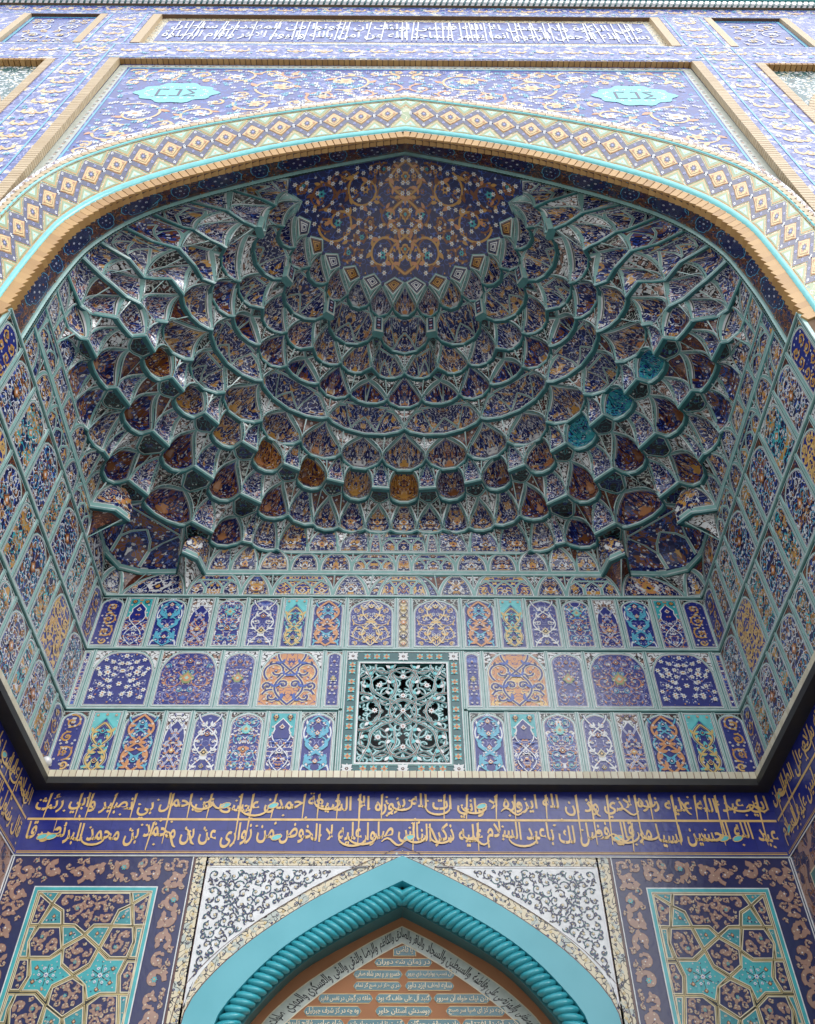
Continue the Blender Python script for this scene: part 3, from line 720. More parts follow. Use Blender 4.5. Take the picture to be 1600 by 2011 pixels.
for sx in (-1, 1):
    s = 0.55; q = 0
    while s < 8.2:
        L = .62 if q % 2 == 0 else .26; hw = L*.5
        c = sx*s
        def lob(k, LL=L, c=c): return [(c+LL*.62*a*k, .30+.23*b*k) for a, b in ((-1,0),(-.9,.45),(-.72,.5),(-.62,.85),(-.3,.95),(0,1.02),(.3,.95),(.62,.85),(.72,.5),(.9,.45),(1,0),(.9,-.45),(.72,-.5),(.62,-.85),(.3,-.95),(0,-1.02),(-.3,-.95),(-.62,-.85),(-.72,-.5),(-.9,-.45))]
        if q % 2 == 0:
            ch.poly(lob(1.06), 'sky', .002); ch.poly(lob(1.02), 'navy', .004)
            for dx, dy in ((0,.10),(0,-.10),(.10,0),(-.10,0)): ch.flower(c+dx, .30+dy, .030, 'white', 'navy', .007)
            for a in range(14):
                an = a*6.283/14; ch.flower(c+L*.5*math.cos(an), .30+.185*math.sin(an), .017, 'sky' if a % 2 else 'white', 'navy', .007, 5)
            for dx, dy in ((.2,.1),(-.2,.1),(.2,-.1),(-.2,-.1)): ch.leaf(c+dx, .3+dy, r5.uniform(0, 6), .07, .05, 'brown', .006)
        else:
            ch.poly(lob(1.06), 'sky', .002); ch.poly(lob(.98), 'navy', .004); ch.flower(c, .30, .03, 'white', 'navy', .007)
            for a in range(6): ch.flower(c+.085*math.cos(a*1.047), .30+.12*math.sin(a*1.047), .018, 'white' if a % 2 else 'sky', 'navy', .007, 5)
        for dy in (.06, .54, .3):
            ch.leaf(c+sx*(hw+.13), dy, r5.uniform(0, 3), .11, .06, 'brown', .005); ch.flower(c+sx*(hw+.12), dy+.03, .014, 'sky', 'white', .006, 5)
        s += .5*L+.5*(.26 if q % 2 == 0 else .62)+.30; q += 1
om.build('ornament', sof)
# bead moulding: round teal roll, dark strip with beads
mb = MB(); rows = []
for (y, l, c_) in ((.60,.0,'rib'),(.602,.025,'rib'),(.625,.045,'rib'),(.65,.03,'rib'),(.655,.004,'black'),(.70,.004,'black'),(.702,.02,'rib'),(.72,.02,'rib'),(.72,0,'rib')):
    rows.append(([soff_fn(cum[i]-TOT/2, y, l) for i in range(n)], c_))
for (a, c_), (b, _) in zip(rows, rows[1:]): mb.grid([a, b], 'teal' if c_ == 'rib' and _ == 'black' else c_)
mb.build('moulding', arch_t)
mb = MB(); s = -9.2
while s < 9.2:
    i, f = at_len(TOT/2+s)
    c = [soff_fn(s+dx, yy, ll) for dx, yy, ll in ((-.016,.66,.006),(.016,.66,.006),(.016,.695,.006),(-.016,.695,.006))]; c2 = [soff_fn(s+dx*.6, yy, .018) for dx, yy in ((-.016,.665),(.016,.665),(.016,.69),(-.016,.69))]
    mb.face(c2, 'rib')
    for q in range(4): mb.face([c[q], c[(q+1) % 4], c2[(q+1) % 4], c2[q]], 'rib')
    s += .062
tag(mb.build('bead_row', arch_t), kind='stuff')
# ---------------------------------------------------------------- archivolt on the front face
av = thing('archivolt', 'broad face band of the great arch with yellow lozenges between turquoise rolls and brick edges', 'arch band', (0, YF, 9))
def av_fn(x, y, l):        # x along inner arris from apex, y 0..1 across to the outer edge
    i, f = at_len(TOT/2+x); j = min(i+1, len(A0)-1)
    a = lerp3(A0[i], A0[j], f); b = lerp3(A1[i], A1[j], f); return (lerp(a[0], b[0], y), -l, lerp(a[1], b[1], y)-9)
def strip(mb, y0, y1, mat, l0=.0, l1=None, res=1):
    l1 = l0 if l1 is None else l1
    P = [[av_fn(cum[i]-TOT/2, y, l) for i in range(n)] for y, l in ((y0, l0), (y1, l1))]
    mb.grid(P, mat, [[(cum[i]-TOT/2, y*2.2) for i in range(n)] for y in (y0, y1)])
mb = MB(); strip(mb, .0, .115, 'mortar', .0); strip(mb, .86, .915, 'mortar', .0); strip(mb, .21, .825, 'green_band', .02); strip(mb, .915, 1.0, 'facade_lace', .02)
mb.build('face', av)
def roll(name, ya, yb, hgt, mat):
    mb = MB(); P = []
    for k in range(7):
        a = math.pi*k/6; P.append([av_fn(cum[i]-TOT/2, lerp(ya, yb, .5-.5*math.cos(a)), .02+hgt*math.sin(a)) for i in range(n)])
    mb.grid(P, mat); o = mb.build(name, av)
    for p in o.data.polygons: p.use_smooth = True
    return o
arab('roll_turquoise', 'turq', 'turq', 'lturq', 'turq', .3, .02, .6, .05)
roll('roll', .122, .200, .045, 'lturq'); roll('roll', .828, .858, .03, 'lturq')
mb = MB(); strip(mb, .206, .216, 'ochre', .03); strip(mb, .818, .826, 'orange', .03); strip(mb, .912, .918, 'white', .03); strip(mb, .113,.118,'white',.03); mb.build('line', av)
# bricks: shared unit mesh, one object each
um = MB(); um.box(-.5,.5,-.5,.5,-.5,.5,'brick_buff'); BR = um.mesh('brick')
um = MB(); um.box(-.5,.5,-.5,.5,-.5,.5,'brick_ochre'); BRO = um.mesh('brick')
from mathutils import Matrix
def brick(me, parent, c, ex, ey, ez, name='brick'):
    o = bpy.data.objects.new(name, me); COL.objects.link(o); o.parent = parent
    o.matrix_local = Matrix(((ex[0],ey[0],ez[0],c[0]),(ex[1],ey[1],ez[1],c[1]),(ex[2],ey[2],ez[2],c[2]),(0,0,0,1))); return o
def brick_row(y0, y1, pitch, proud, me, smax, depth=.12):
    s = -smax
    while s < smax:
        a = Vector(av_fn(s, y0, 0)); b = Vector(av_fn(s, y1, 0)); a2 = Vector(av_fn(s+pitch*.86, y0, 0)); b2 = Vector(av_fn(s+pitch*.86, y1, 0))
        c = (a+b+a2+b2)/4; t = (a2-a+b2-b)/2; u = (b-a+b2-a2)/2
        brick(me, av, c+Vector((0, depth*.5-proud, 0)), t, Vector((0, depth, 0)), u*.96); s += pitch
brick_row(.006, .112, .128, .03+r5.random()*.004, BRO, 9.0)
brick_row(.862, .910, .135, .045, BR, 9.9 if False else 9.0, .10)
# lozenges
om = MB(); ch = Chart(om, av_fn)
zz1, zz2 = [], []
LP = .49; nl = 18
for sg in (-1, 1):
    for k in range(nl):
        c = sg*(.33+LP*k*.98); yc = .5175
        lz = MB(); cl = Chart(lz, av_fn)
        def dia(k2, cur=1.0): return [(c+LP*.5*k2*a, yc+.30*k2*b*.62) for a, b in ((-1,0),(-.55,.42),(-.42,.62),(0,1),(.42,.62),(.55,.42),(1,0),(.55,-.42),(.42,-.62),(0,-1),(-.42,-.62),(-.55,-.42))]
        cl.poly(dia(.80), 'orange', .030); cl.poly(dia(.74), 'yellow', .034); cl.poly(dia(.60), 'brown', .036); cl.poly(dia(.55), 'yellow', .038)
        cl.flower(c, yc, .065, 'navy', 'lav', .042, 8)
        for a in range(4): cl.leaf(c+.1*math.cos(a*1.571), yc+.04*math.sin(a*1.571), a*1.571, .08, .05, 'orange', .041) if False else cl.flower(c+.115*math.cos(a*1.571), yc+.052*math.sin(a*1.571), .03, 'orange', 'brown', .041, 4)
        lz.build('lozenge_tile', av)
    # zigzag blue ribbons above and below the lozenges
    for up in (1, -1):
        path = []
        for k in range(nl+1):
            c = sg*(.33+LP*.98*(k-.5)); path.append((c, .5175+up*.015)); path.append((sg*(.33+LP*.98*k), .5175+up*.225))
        path = path[:-1]; fine = []
        for a, b in zip(path, path[1:]):
            for q in range(4): fine.append(lerp3(a, b, q/4))
        def rib2(wv, col, lift):      # y is 0..1 so the width is scaled across
            Lh, Rh = [], []
            for i_, (x, y) in enumerate(fine):
                Lh.append(av_fn(x, y+wv, lift)); Rh.append(av_fn(x, y-wv, lift))
            om.grid([Lh, Rh], col)
        rib2(.062, 'ochre', .024); rib2(.054, 'navy', .026)
        for q, (x, y) in enumerate(fine):
            ch.flower(x, y, .030, 'lav', 'navy', .029, 5) if q % 4 == 2 else ch.flower(x, y, .03, 'white', 'navy', .029, 5) if q % 4 == 0 else None
        for k in range(nl):
            c = sg*(.33+LP*.98*(k-.5)); y = .5175+up*.235
            tri = lambda m: [(c-.20*m, y+up*.055), (c, y-up*.135*m+up*.0), (c+.20*m, y+up*.055)]
            ch.poly(tri(1.0), 'ochre', .024); ch.poly([(c-.17, y+up*.050), (c, y-up*.11), (c+.17, y+up*.050)], 'green', .026)
            ch.poly([(c-.10, y+up*.035), (c, y-up*.06), (c+.10, y+up*.035)], 'mint', .028); ch.flower(c, y-up*.0, .03, 'cream', 'orange', .031, 5)
om.build('ornament', av)
# ---------------------------------------------------------------- front wall sheet
fw = thing('facade_wall', 'pale blue floral tiled front wall of the portal framing the panels', 'wall', (0, YF, 0))
mb = MB()
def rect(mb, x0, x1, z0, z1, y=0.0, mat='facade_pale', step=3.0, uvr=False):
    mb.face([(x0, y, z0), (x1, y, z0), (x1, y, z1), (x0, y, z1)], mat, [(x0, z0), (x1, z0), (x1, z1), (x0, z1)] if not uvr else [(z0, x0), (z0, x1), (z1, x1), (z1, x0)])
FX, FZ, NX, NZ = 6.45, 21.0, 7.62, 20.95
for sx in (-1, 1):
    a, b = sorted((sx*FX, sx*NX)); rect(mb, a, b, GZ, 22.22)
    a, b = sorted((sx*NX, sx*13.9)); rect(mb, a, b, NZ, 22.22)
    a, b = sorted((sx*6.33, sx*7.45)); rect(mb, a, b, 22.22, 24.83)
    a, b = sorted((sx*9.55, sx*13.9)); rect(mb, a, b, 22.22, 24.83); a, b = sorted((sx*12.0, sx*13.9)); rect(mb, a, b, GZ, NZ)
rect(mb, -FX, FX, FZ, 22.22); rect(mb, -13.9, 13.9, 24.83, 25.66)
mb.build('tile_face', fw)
om = MB(); fn = lambda x, y, l: (x, -l*.35-.002, y); ch = Chart(om, fn)
r6 = random.Random(5)
def line(p, q, w, col, l=.012): ch.ribbon([p, q], w, col, l)
for sx in (-1, 1):
    for x in (6.62, 7.42): line((sx*x, 3), (sx*x, 22.1), .035, 'sky')
    for x in (6.46, 7.33): line((sx*x, 22.3), (sx*x, 24.8), .035, 'sky')
    z = 10.0
    while z < 24.6:
        x = 7.02 if z < 22.2 else 6.9
        palmette(ch, sx*x, z, .20, 'haze_gold', 'orange', 'white', .012); wing(ch, sx*x, z, .30, 'haze_gold', .01)
        for q in range(4): ch.flower(sx*(x+r6.uniform(-.3, .3)), z+r6.uniform(.2, .45), .07, r6.choice(('white','sky','white')), 'navy', .014)
        z += .62
for z0, x1 in ((21.62, 13), (25.25, 13)):
    x = -x1
    while x < x1:
        palmette(ch, x, z0, .17, 'haze_gold', 'orange', 'white', .012); wing(ch, x, z0, .24, 'haze_gold', .01)
        for q in range(3): ch.flower(x+r6.uniform(.2, .5), z0+r6.uniform(-.3, .3), .06, r6.choice(('white','sky')), 'navy', .014)
        x += .62
for z in (22.12, 21.12, 24.9, 25.6): line((-13, z), (13, z), .022, 'sky'); 
om.build('ornament', fw)
def frame_bricks(parent, x0, x1, z0, z1, wv, pitch, me, sides='LRT', depth=.14, yoff=0.0, tpitch=None):
    if 'L' in sides:
        z = z0
        while z < z1: brick(me, parent, (x0+wv/2, depth/2-.02+yoff, z), (wv,0,0), (0,depth,0), (0,0,pitch*.84)); z += pitch
    if 'R' in sides:
        z = z0
        while z < z1: brick(me, parent, (x1-wv/2, depth/2-.02+yoff, z), (wv,0,0), (0,depth,0), (0,0,pitch*.84)); z += pitch
    if 'T' in sides:
        x = x0; tp = tpitch or pitch
        while x < x1: brick(BRO, parent, (x, depth/2-.0+yoff, z1+.04), (tp*.84,0,0), (0,depth,0), (0,0,.10)); x += tp
# spandrel
sp = thing('floral_spandrel', 'large blue spandrel above the great arch with golden scrolls and two turquoise cartouches', 'tile panel', (0, YF, 0))
REC = .12
mb = MB(); A1v = [p for p in A1 if p[1] > 9.0]
lo = [(x, REC, z-.02) for x, z in A1v]; hi = [(x*(FX-.2)/6.25, REC, FZ) for x, z in A1v]
mids = [[(lerp(a[0], b[0], t), REC, lerp(a[2], b[2], t)) for a, b in zip(lo, hi)] for t in (0, .25, .5, .75, 1)]
# rectangular sheet instead of a fan, so the pattern keeps its scale
for (x0, z0), (x1, z1) in zip(A1v, A1v[1:]):
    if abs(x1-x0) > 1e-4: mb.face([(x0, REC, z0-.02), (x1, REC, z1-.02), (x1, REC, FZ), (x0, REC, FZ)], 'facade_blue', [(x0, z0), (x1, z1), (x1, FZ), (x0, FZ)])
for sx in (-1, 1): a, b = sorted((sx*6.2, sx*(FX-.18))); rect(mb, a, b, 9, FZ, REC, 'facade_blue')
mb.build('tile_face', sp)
mb = MB(); mb.box(-FX, FX, 0.004, REC+.02, FZ, FZ+.03, 'mortar')
for sx in (-1, 1): a, b = sorted((sx*(FX-.2), sx*FX)); mb.box(a+.02*(sx<0)*0+(.02 if sx > 0 else 0), b-(.02 if sx < 0 else 0), .03, REC, 9, FZ, 'mortar')
mb.build('backing', sp)
frame_bricks(sp, -FX-.01, FX+.01, 13.2, FZ, .21, .098, BR, 'LR', .13); frame_bricks(sp, -FX, FX, 0, FZ, .2, .12, BRO, 'T', .16)
def arch_z(x, curve=A1):
    x = abs(x)
    for (x0, z0), (x1, z1) in zip(curve, curve[1:]):
        if x0 <= -x <= x1: return lerp(z0, z1, (-x-x0)/((x1-x0) or 1))
    return 12.0 if x > 6.1 else curve[-1][1]
om = MB(); fn = lambda x, y, l: (x, REC-.001-l*.35, y); ch = Chart(om, fn)
inner = [(x*.955, z+.28) for x, z in A1v if z > 12.5]
for pth, wv, colr in ((inner, .05, 'sky'), ([(-5.98, 13.6), (-5.98, 20.72), (5.98, 20.72), (5.98, 13.6)], .05, 'sky')): ch.ribbon(pth, wv, colr, .008)
ch.ring([(-6.24, 13.0), (-6.24, 20.95), (6.24, 20.95), (6.24, 13.0)], [(-6.0, 13.0), (-6.0, 20.75), (6.0, 20.75), (6.0, 13.0)], 'cream', .004) if False else None
for sx in (-1, 1):
    ch.ribbon([(sx*6.14, 13.0), (sx*6.14, 20.84), (0, 20.84)], .25, 'pale', .004)
    for q in range(90): ch.flower(sx*6.11, 13.1+q*.085, .035, ('pink','navy','white')[q % 3], 'cream', .008, 5)
    for q in range(75): ch.flower(sx*q*.082, 20.84, .035, ('pink','navy','white')[q % 3], 'cream', .008, 5)
def insp(x, y): return abs(x) < 5.93 and arch_z(x/.955)+.33 < y < 20.68
chb = Chart(om, fn, inside=insp); r7 = random.Random(11)
for sx in (-1, 1):
    c = (sx*4.65, 19.05)
    lob = [(c[0]+.80*(1+.07*math.cos(10*a)+.05*math.cos(4*a))*math.cos(a), c[1]+.60*(1+.07*math.cos(10*a)+.05*math.cos(4*a))*math.sin(a)) for a in [i*6.283/48 for i in range(48)]]
    for q in range(48): om.face([fn(*c, .02), fn(*lob[q], .02), fn(*lob[(q+1) % 48], .02)], 'lturq')
    for q in range(24): ch.flower(c[0]+.62*math.cos(q*.2618), c[1]+.36*math.sin(q*.2618), .05, 'white' if q % 3 else 'mint', 'blue', .024)
    for dx, pts_ in ((-.28, 'C'), (0, 'J'), (.26, 'S')):
        pz = {'C': [(.1,.2),(-.1,.2),(-.1,-.2),(.1,-.2)], 'J': [(-.12,-.2),(.06,-.2),(.06,.2),(-.06,.2)], 'S': [(.12,.2),(-.06,.2),(.1,-.02),(-.1,-.2),(.14,-.2)]}[pts_]
        ch.ribbon([(c[0]+dx+a, c[1]+b) for a, b in pz], .055, 'navy', .03)
def insp2(x, y): return insp(x, y) and ((abs(x)-4.65)/1.02)**2+((y-19.05)/.64)**2 > 1
chb2 = Chart(om, fn, inside=insp2)
cs = scrolls(chb2, insp2, (-5.9, 5.9, 13.5, 20.6), (.62, .5, .40, .30, .22), r7, ['haze_gold', 'haze_gold', 'orange'], ['haze_gold', 'orange'], ['haze_gold', 'white', 'haze_gold'], 'orange', vw=.055, tries=420, fl=2.6, turns=1.0, nleaf=4, lift=.01)
for _ in range(1700):
    x, y = r7.uniform(0, 5.9), r7.uniform(13.5, 20.6)
    if insp2(x, y):
        for sx in (-1, 1): chb2.flower(sx*x, y, r7.choice((.06, .075)), ('white', 'sky', 'white', 'lav')[int(x*91) % 4], 'navy', .009+.004*(int(x*53) % 2))
om.build('ornament', sp)
# upper inscription panel
tp = thing('upper_inscription', 'long recessed panel high on the facade with white lettering on blue in a cream border', 'inscription', (0, YF, 0))
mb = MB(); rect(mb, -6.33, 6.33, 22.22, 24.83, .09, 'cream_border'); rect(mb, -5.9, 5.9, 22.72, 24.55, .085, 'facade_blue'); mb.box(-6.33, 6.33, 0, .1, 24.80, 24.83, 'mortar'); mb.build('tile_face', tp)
for sx in (-1, 1): mb = MB(); a, b = sorted((sx*6.1, sx*6.31)); mb.box(a, b, -.01, .09, 22.24, 24.8, 'brick_buff'); mb.build('brick_edge', tp)
fnp = lambda x, y: (x, .075, y)
lettering('بسم الله الرحمن الرحيم انما يعمر مساجد الله من آمن بالله واليوم الاخر واقام الصلوة', fnp, -5.8, 5.8, 22.8, 23.75, 'white', tp, .02)
lettering('وآتي الزكوة ولم يخش الا الله فعسى اولئك ان يكونوا من المهتدين سلطان', fnp, -5.7, 5.75, 23.55, 24.45, 'white', tp, .02)
om = MB(); ch = Chart(om, lambda x, y, l: (x, .075-l, y)); r8 = random.Random(9); x = -5.6
while x < 5.6:
    ch.ribbon([(x, 22.85), (x+r8.uniform(-.03, .08), 24.5)], .032, 'white', .003); x += r8.choice((.11, .14, .34, .5, .22))
om.build('lettering', tp)
for sx, lab in ((-1, 'small blue framed tile panel at the top left of the facade'), (1, 'small blue framed tile panel at the top right of the facade')):
    t = thing('framed_panel', lab, 'tile panel', (0, YF, 0), 'small framed panels beside the top inscription')
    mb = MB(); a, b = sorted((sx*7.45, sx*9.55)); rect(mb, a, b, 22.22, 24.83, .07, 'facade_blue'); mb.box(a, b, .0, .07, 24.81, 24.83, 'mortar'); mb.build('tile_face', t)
    for xx in (7.45, 9.37): mb = MB(); p, q = sorted((sx*xx, sx*(xx+.18))); mb.box(p, q, -.01, .07, 22.24, 24.8, 'brick_buff'); mb.build('brick_edge', t)
    om = MB(); fn = lambda x, y, l: (x+sx*8.5, .065-l, y); ch = Chart(om, fn, inside=lambda x, y: abs(x) < .82 and 22.3 < y < 24.7)
    ch.ribbon([(-.8, 22.32), (-.8, 24.7), (.8, 24.7), (.8, 22.32)], .09, 'sky', .003, closed=True)
    scrolls(ch, lambda x, y: abs(x) < .7 and 22.45 < y < 24.6, (-.7, .7, 22.4, 24.6), (.3, .2, .14), r8, ['gold', 'white'], ['gold', 'lav'], ['yellow', 'white'], 'navy', vw=.035, tries=120, fl=1.6)
    om.build('ornament', t)
# side niches beside the spandrel
for sx, lab in ((-1, 'blind arched niche cut off by the left edge of the facade'), (1, 'blind arched niche cut off by the right edge of the facade')):
    t = thing('blind_niche', lab, 'niche', (0, YF, 0), 'blind niches flanking the great arch')
    mb = MB(); x0, x1 = NX, 12.0
    ac = [(7.85, 9), (7.85, 17.2), (7.98, 18.2), (8.25, 18.9), (8.65, 19.45), (9.3, 19.95), (9.95, 20.25)]; ac = resample(catmull(ac, 6), 26)
    for (xa, za), (xb, zb) in zip(ac, ac[1:]):
        if xb-xa > 1e-3: mb.face([(sx*xa, .14, za), (sx*xb, .14, zb), (sx*xb, .14, NZ), (sx*xa, .14, NZ)], 'white_scroll', [(xa, za), (xb, zb), (xb, NZ), (xa, NZ)])
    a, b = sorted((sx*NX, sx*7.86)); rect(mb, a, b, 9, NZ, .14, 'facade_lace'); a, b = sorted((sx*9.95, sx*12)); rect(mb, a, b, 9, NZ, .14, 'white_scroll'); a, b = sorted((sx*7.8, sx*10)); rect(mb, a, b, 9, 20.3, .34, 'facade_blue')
    mb.box(*sorted((sx*NX, sx*12)), 0, .16, NZ, NZ+.02, 'mortar'); 
    mb.grid([[(sx*x, .14, z) for x, z in ac], [(sx*x, .34, z) for x, z in ac]], 'mortar'); mb.build('tile_face', t)
    z = 9.0
    while z < NZ: brick(BR, t, (sx*(NX+.09), .05, z), (.19,0,0), (0,.14,0), (0,0,.082)); z += .098
    x = NX
    while x < 10.5: brick(BRO, t, (sx*x, .08, NZ-.04), (.1,0,0), (0,.16,0), (0,0,.09)); x += .12
    rs = resample(ac, 70)
    for (xa, za), (xb, zb) in zip(rs, rs[1:]):
        tx, tz = xb-xa, zb-za; d = math.hypot(tx, tz); brick(BR, t, (sx*(xa+xb)/2, .2, (za+zb)/2), (sx*tx*.85, 0, tz*.85), (0, .22, 0), (-tz/d*.12*sx, 0, tx/d*.12))
# cornice
cn = thing('cornice', 'turquoise and white twisted roll cornice along the top edge of the portal', 'cornice', (0, YF, 25.66))
mb = MB(); P = []
for k in range(7): a = math.pi*k/6; P.append([(x, -.09*math.sin(a)-.05, .16-.16*math.cos(a)) for x in (-13.9, 13.9)])
mb.grid(P, 'dteal'); mb.box(-13.9, 13.9, -.22, .1, .40, .62, 'lturq'); mb.box(-13.9, 13.9, -.12, .1, .32, .40, 'dteal'); mb.box(-13.9, 13.9, -.20, .1, .62, .9, 'teal'); mb.box(-13.9, 13.9, -.05, .1, -.02, 0.0, 'mortar'); mb.build('band', cn)
um = MB(); P = []
for j in range(5):
    a = math.pi*j/4; P.append([(lerp(0, .14, j/4)+dx, -.10*math.sin(a)-.055, .16-.165*math.cos(a)) for dx in (-.045, 0, .045)])
um.grid(P, 'white'); tw = um.mesh('twist')
for i in range(150):
    o = bpy.data.objects.new('twist', tw); COL.objects.link(o); o.parent = cn; o.location = (-11.2+i*.15, 0, 0)
# ================================================================ recess walls: rows of arched tile panels
KIND = {   # ground, corner, ornaments
 'W': ('panel_ground', 'lace_dark'), 'O': ('cobalt', 'lace_dark'), 'Q': ('cobalt', None), 'F': ('panel_ground', 'lace_dark'), 'G': ('panel_fine', 'lace_dark'),
 'H': ('panel_fine', None), 'B': ('cobalt', 'lace_dark'), 'Y': ('panel_fine', None), 'C': ('cobalt', 'lace_dark'), 'N': ('cream', None), 'P': ('panel_orange', 'lace_light'),
 'U': ('panel_ground', 'lace_light'), 'V': ('panel_fine', 'lace_light'), 'X': ('cobalt', 'lace_light'), 'S': ('panel_side', 'maroon_field'), 'T': ('panel_sideb', 'lace_light'), 'D': ('panel_gold', 'maroon_field')}
r9 = random.Random(17)
def panel_mesh(w, h, kd, seed):
    """tile panel in its own frame: x across, z up, y is depth (negative is towards the court)"""
    g, corner = KIND[kd]; hw = w/2; mb = MB(); fn = lambda x, y, l: (x, -l, y); rn = random.Random(seed)
    m = .028
    base = corner or g
    mb.face([(-hw,0,0),(hw,0,0),(hw,0,h),(-hw,0,h)], base, [(-hw,0),(hw,0),(hw,h),(-hw,h)])
    for p, q in (((-hw,0),(hw,0)),((hw,0),(hw,h)),((hw,h),(-hw,h)),((-hw,h),(-hw,0))): mb.face([(p[0],0,p[1]),(q[0],0,q[1]),(q[0],.03,q[1]),(p[0],.03,p[1])], 'dteal')
    ch = Chart(mb, fn)
    rectp = lambda d: [(-hw+d, d), (hw-d, d), (hw-d, h-d), (-hw+d, h-d)]
    def archp(d):
        sp_ = h-min(.42*w, .38*h); pts = [(-hw+d, d), (hw-d, d), (hw-d, sp_)]
        up = h-d*1.1-sp_; x = hw-d
        if w > .8: pr = ((.93,.32),(.76,.70),(.55,.93),(.30,1.0),(0,1.0)) if kd != 'W' else ((.95,.3),(.78,.66),(.5,.88),(0,1.0))
        else: pr = ((.95,.28),(.76,.60),(.40,.86),(0,1.0))
        rt = [(x*a, sp_+up*b) for a, b in pr]; return pts+rt+[(-a, b) for a, b in rt[-2::-1]]+[(-hw+d, sp_)]
    if corner:
        ch.ring(rectp(.0), rectp(.012), 'rib', .004); ch.ring(rectp(.012), rectp(.02), 'white', .004)
        a0 = archp(.020); c0 = (0, h*.4)
        mb.face([fn(x, y, .006) for x, y in a0], g, a0)
        for d0, d1, colr in ((.020,.034,'rib'),(.034,.045,'white'),(.045,.052,'black'),(.052,.058,'white')): ch.ring(archp(d0), archp(d1), colr, .010)
        outl = archp(.062)
    else:
        for d0, d1, colr in ((0,.012,'rib'),(.012,.022,'white'),(.022,.03,'black'),(.03,.036,'white')): ch.ring(rectp(d0), rectp(d1), colr, .008)
        outl = rectp(.04)
    def inside(x, y):
        c_ = False; n_2 = len(outl)
        for i in range(n_2):
            x1, y1 = outl[i]; x2, y2 = outl[(i+1) % n_2]
            if (y1 > y) != (y2 > y) and x < (x2-x1)*(y-y1)/(y2-y1)+x1: c_ = not c_
        return c_
    ci = Chart(mb, fn, inside=inside, base=.008); bb = (-hw, hw, 0, h); oi = hw-.07
    def dots(n, r, cols, lift=.010):
        pts = []
        for _ in range(n*30):
            x, y = rn.uniform(0, hw), rn.uniform(0.04, h)
            if inside(x+r, y) and all((x-a)**2+(y-b)**2 > (r*2.6)**2 for a, b in pts): pts.append((x, y))
            if len(pts) >= n: break
        for i, (x, y) in enumerate(pts):
            for sx in (-1, 1): ci.flower(sx*x, y, r, cols[i % len(cols)], 'ochre', lift, 6)
    if kd in 'O':
        scrolls(ci, inside, bb, (.075, .055), rn, ['lav', 'blue'], ['lav', 'white'], ['white'], 'orange', vw=.009, tries=70, fl=.25, lift=.001)
        ogee(ci, w, .05, h*.93, 2.0, .62, 'orange', 'navy', .032, 0, .004, 'orange'); ogee(ci, w, .05, h*.9, 2.0, .70, 'sky', 'navy', .024, .5, .002, 'sky')
        for t in (.22, .5, .8): palmette(ci, 0, h*t, w*.17, 'sky' if t == .22 or t == .8 else 'orange', 'navy', 'white', .009)
        dots(14, .016, ('white',))
    elif kd == 'B':
        scrolls(ci, inside, bb, (.075, .055), rn, ['lav', 'blue'], ['lav', 'white'], ['white'], 'orange', vw=.009, tries=70, fl=.25, lift=.001)
        ogee(ci, w, .04, h*.95, 1.5, .74, 'white', 'blue', .020, .5, .003, 'white'); ogee(ci, w, .04, h*.92, 3.0, .6, 'sky', 'navy', .020, 0, .005, 'sky')
        for t in (.2, .42, .64, .84): wing(ci, 0, h*t, w*.36, 'orange' if int(t*10) % 2 else 'sky', .009); palmette(ci, 0, h*t, w*.13, 'orange', 'white', 'navy', .011)
    elif kd == 'Q':
        mb.face([fn(x, y, .006) for x, y in ((-hw+.036, h*.62), (hw-.036, h*.62), (hw-.036, h-.036), (-hw+.036, h-.036))], 'lturq')
        pa = [(-hw+.04, h*.60), (-w*.34, h*.62), (-w*.30, h*.72), (-w*.14, h*.80), (0, h*.88), (w*.14, h*.80), (w*.30, h*.72), (w*.34, h*.62), (hw-.04, h*.60)]
        mb.face([fn(x, y, .007) for x, y in pa], 'cobalt'); ch.ribbon(pa, .02, 'turq', .009)
        for t, x in ((.93, 0), (.92, .3), (.92, -.3), (.83, .38), (.83, -.38)): ci.flower(x*w, h*t, w*.06, 'orange', 'white', .010)
        scrolls(ci, inside, (-hw, hw, 0, h*.6), (.07, .05), rn, ['lav', 'turq'], ['lturq', 'white'], ['white'], 'orange', vw=.009, tries=70, fl=.25, lift=.001)
        ogee(ci, w, .05, h*.80, 2.0, .60, 'yellow', 'navy', .024, 0, .005, 'yellow'); ogee(ci, w, .05, h*.80, 2.0, .62, 'turq', 'white', .028, 1.0 if w < .5 else .5, .003, 'lturq')
        for t in (.2, .45, .66): palmette(ci, 0, h*t, w*.18, ('lturq','yellow','lturq')[int(t*5) % 3], 'navy', 'orange', .010)
    elif kd == 'Y':
        mb.face([fn(x, y, .006) for x, y in ((-hw+.036, h*.60), (hw-.036, h*.60), (hw-.036, h-.036), (-hw+.036, h-.036))], 'turq')
        pa = [(-hw+.04, h*.56), (-w*.32, h*.60), (-w*.24, h*.70), (-w*.26, h*.76), (0, h*.88), (w*.26, h*.76), (w*.24, h*.70), (w*.32, h*.60), (hw-.04, h*.56)]
        mb.face([fn(x, y, .007) for x, y in pa], 'cobalt'); ch.ribbon(pa, .018, 'white', .009)
        for sx in (-1, 1): ci.flower(sx*w*.24, h*.90, w*.13, 'navy', 'ochre', .009, 8); ci.flower(sx*w*.24, h*.90, w*.085, 'ochre', 'black', .012, 8)
        palmette(ci, 0, h*.74, w*.17, 'white', 'orange', 'navy', .010); palmette(ci, 0, h*.36, w*.2, 'white', 'cobalt', 'white', .010)
        ogee(ci, w, .05, h*.6, 1.5, .6, 'white', 'cobalt', .016, 0, .005, 'blue'); dots(12, .022, ('white', 'orange'))
    elif kd == 'H':
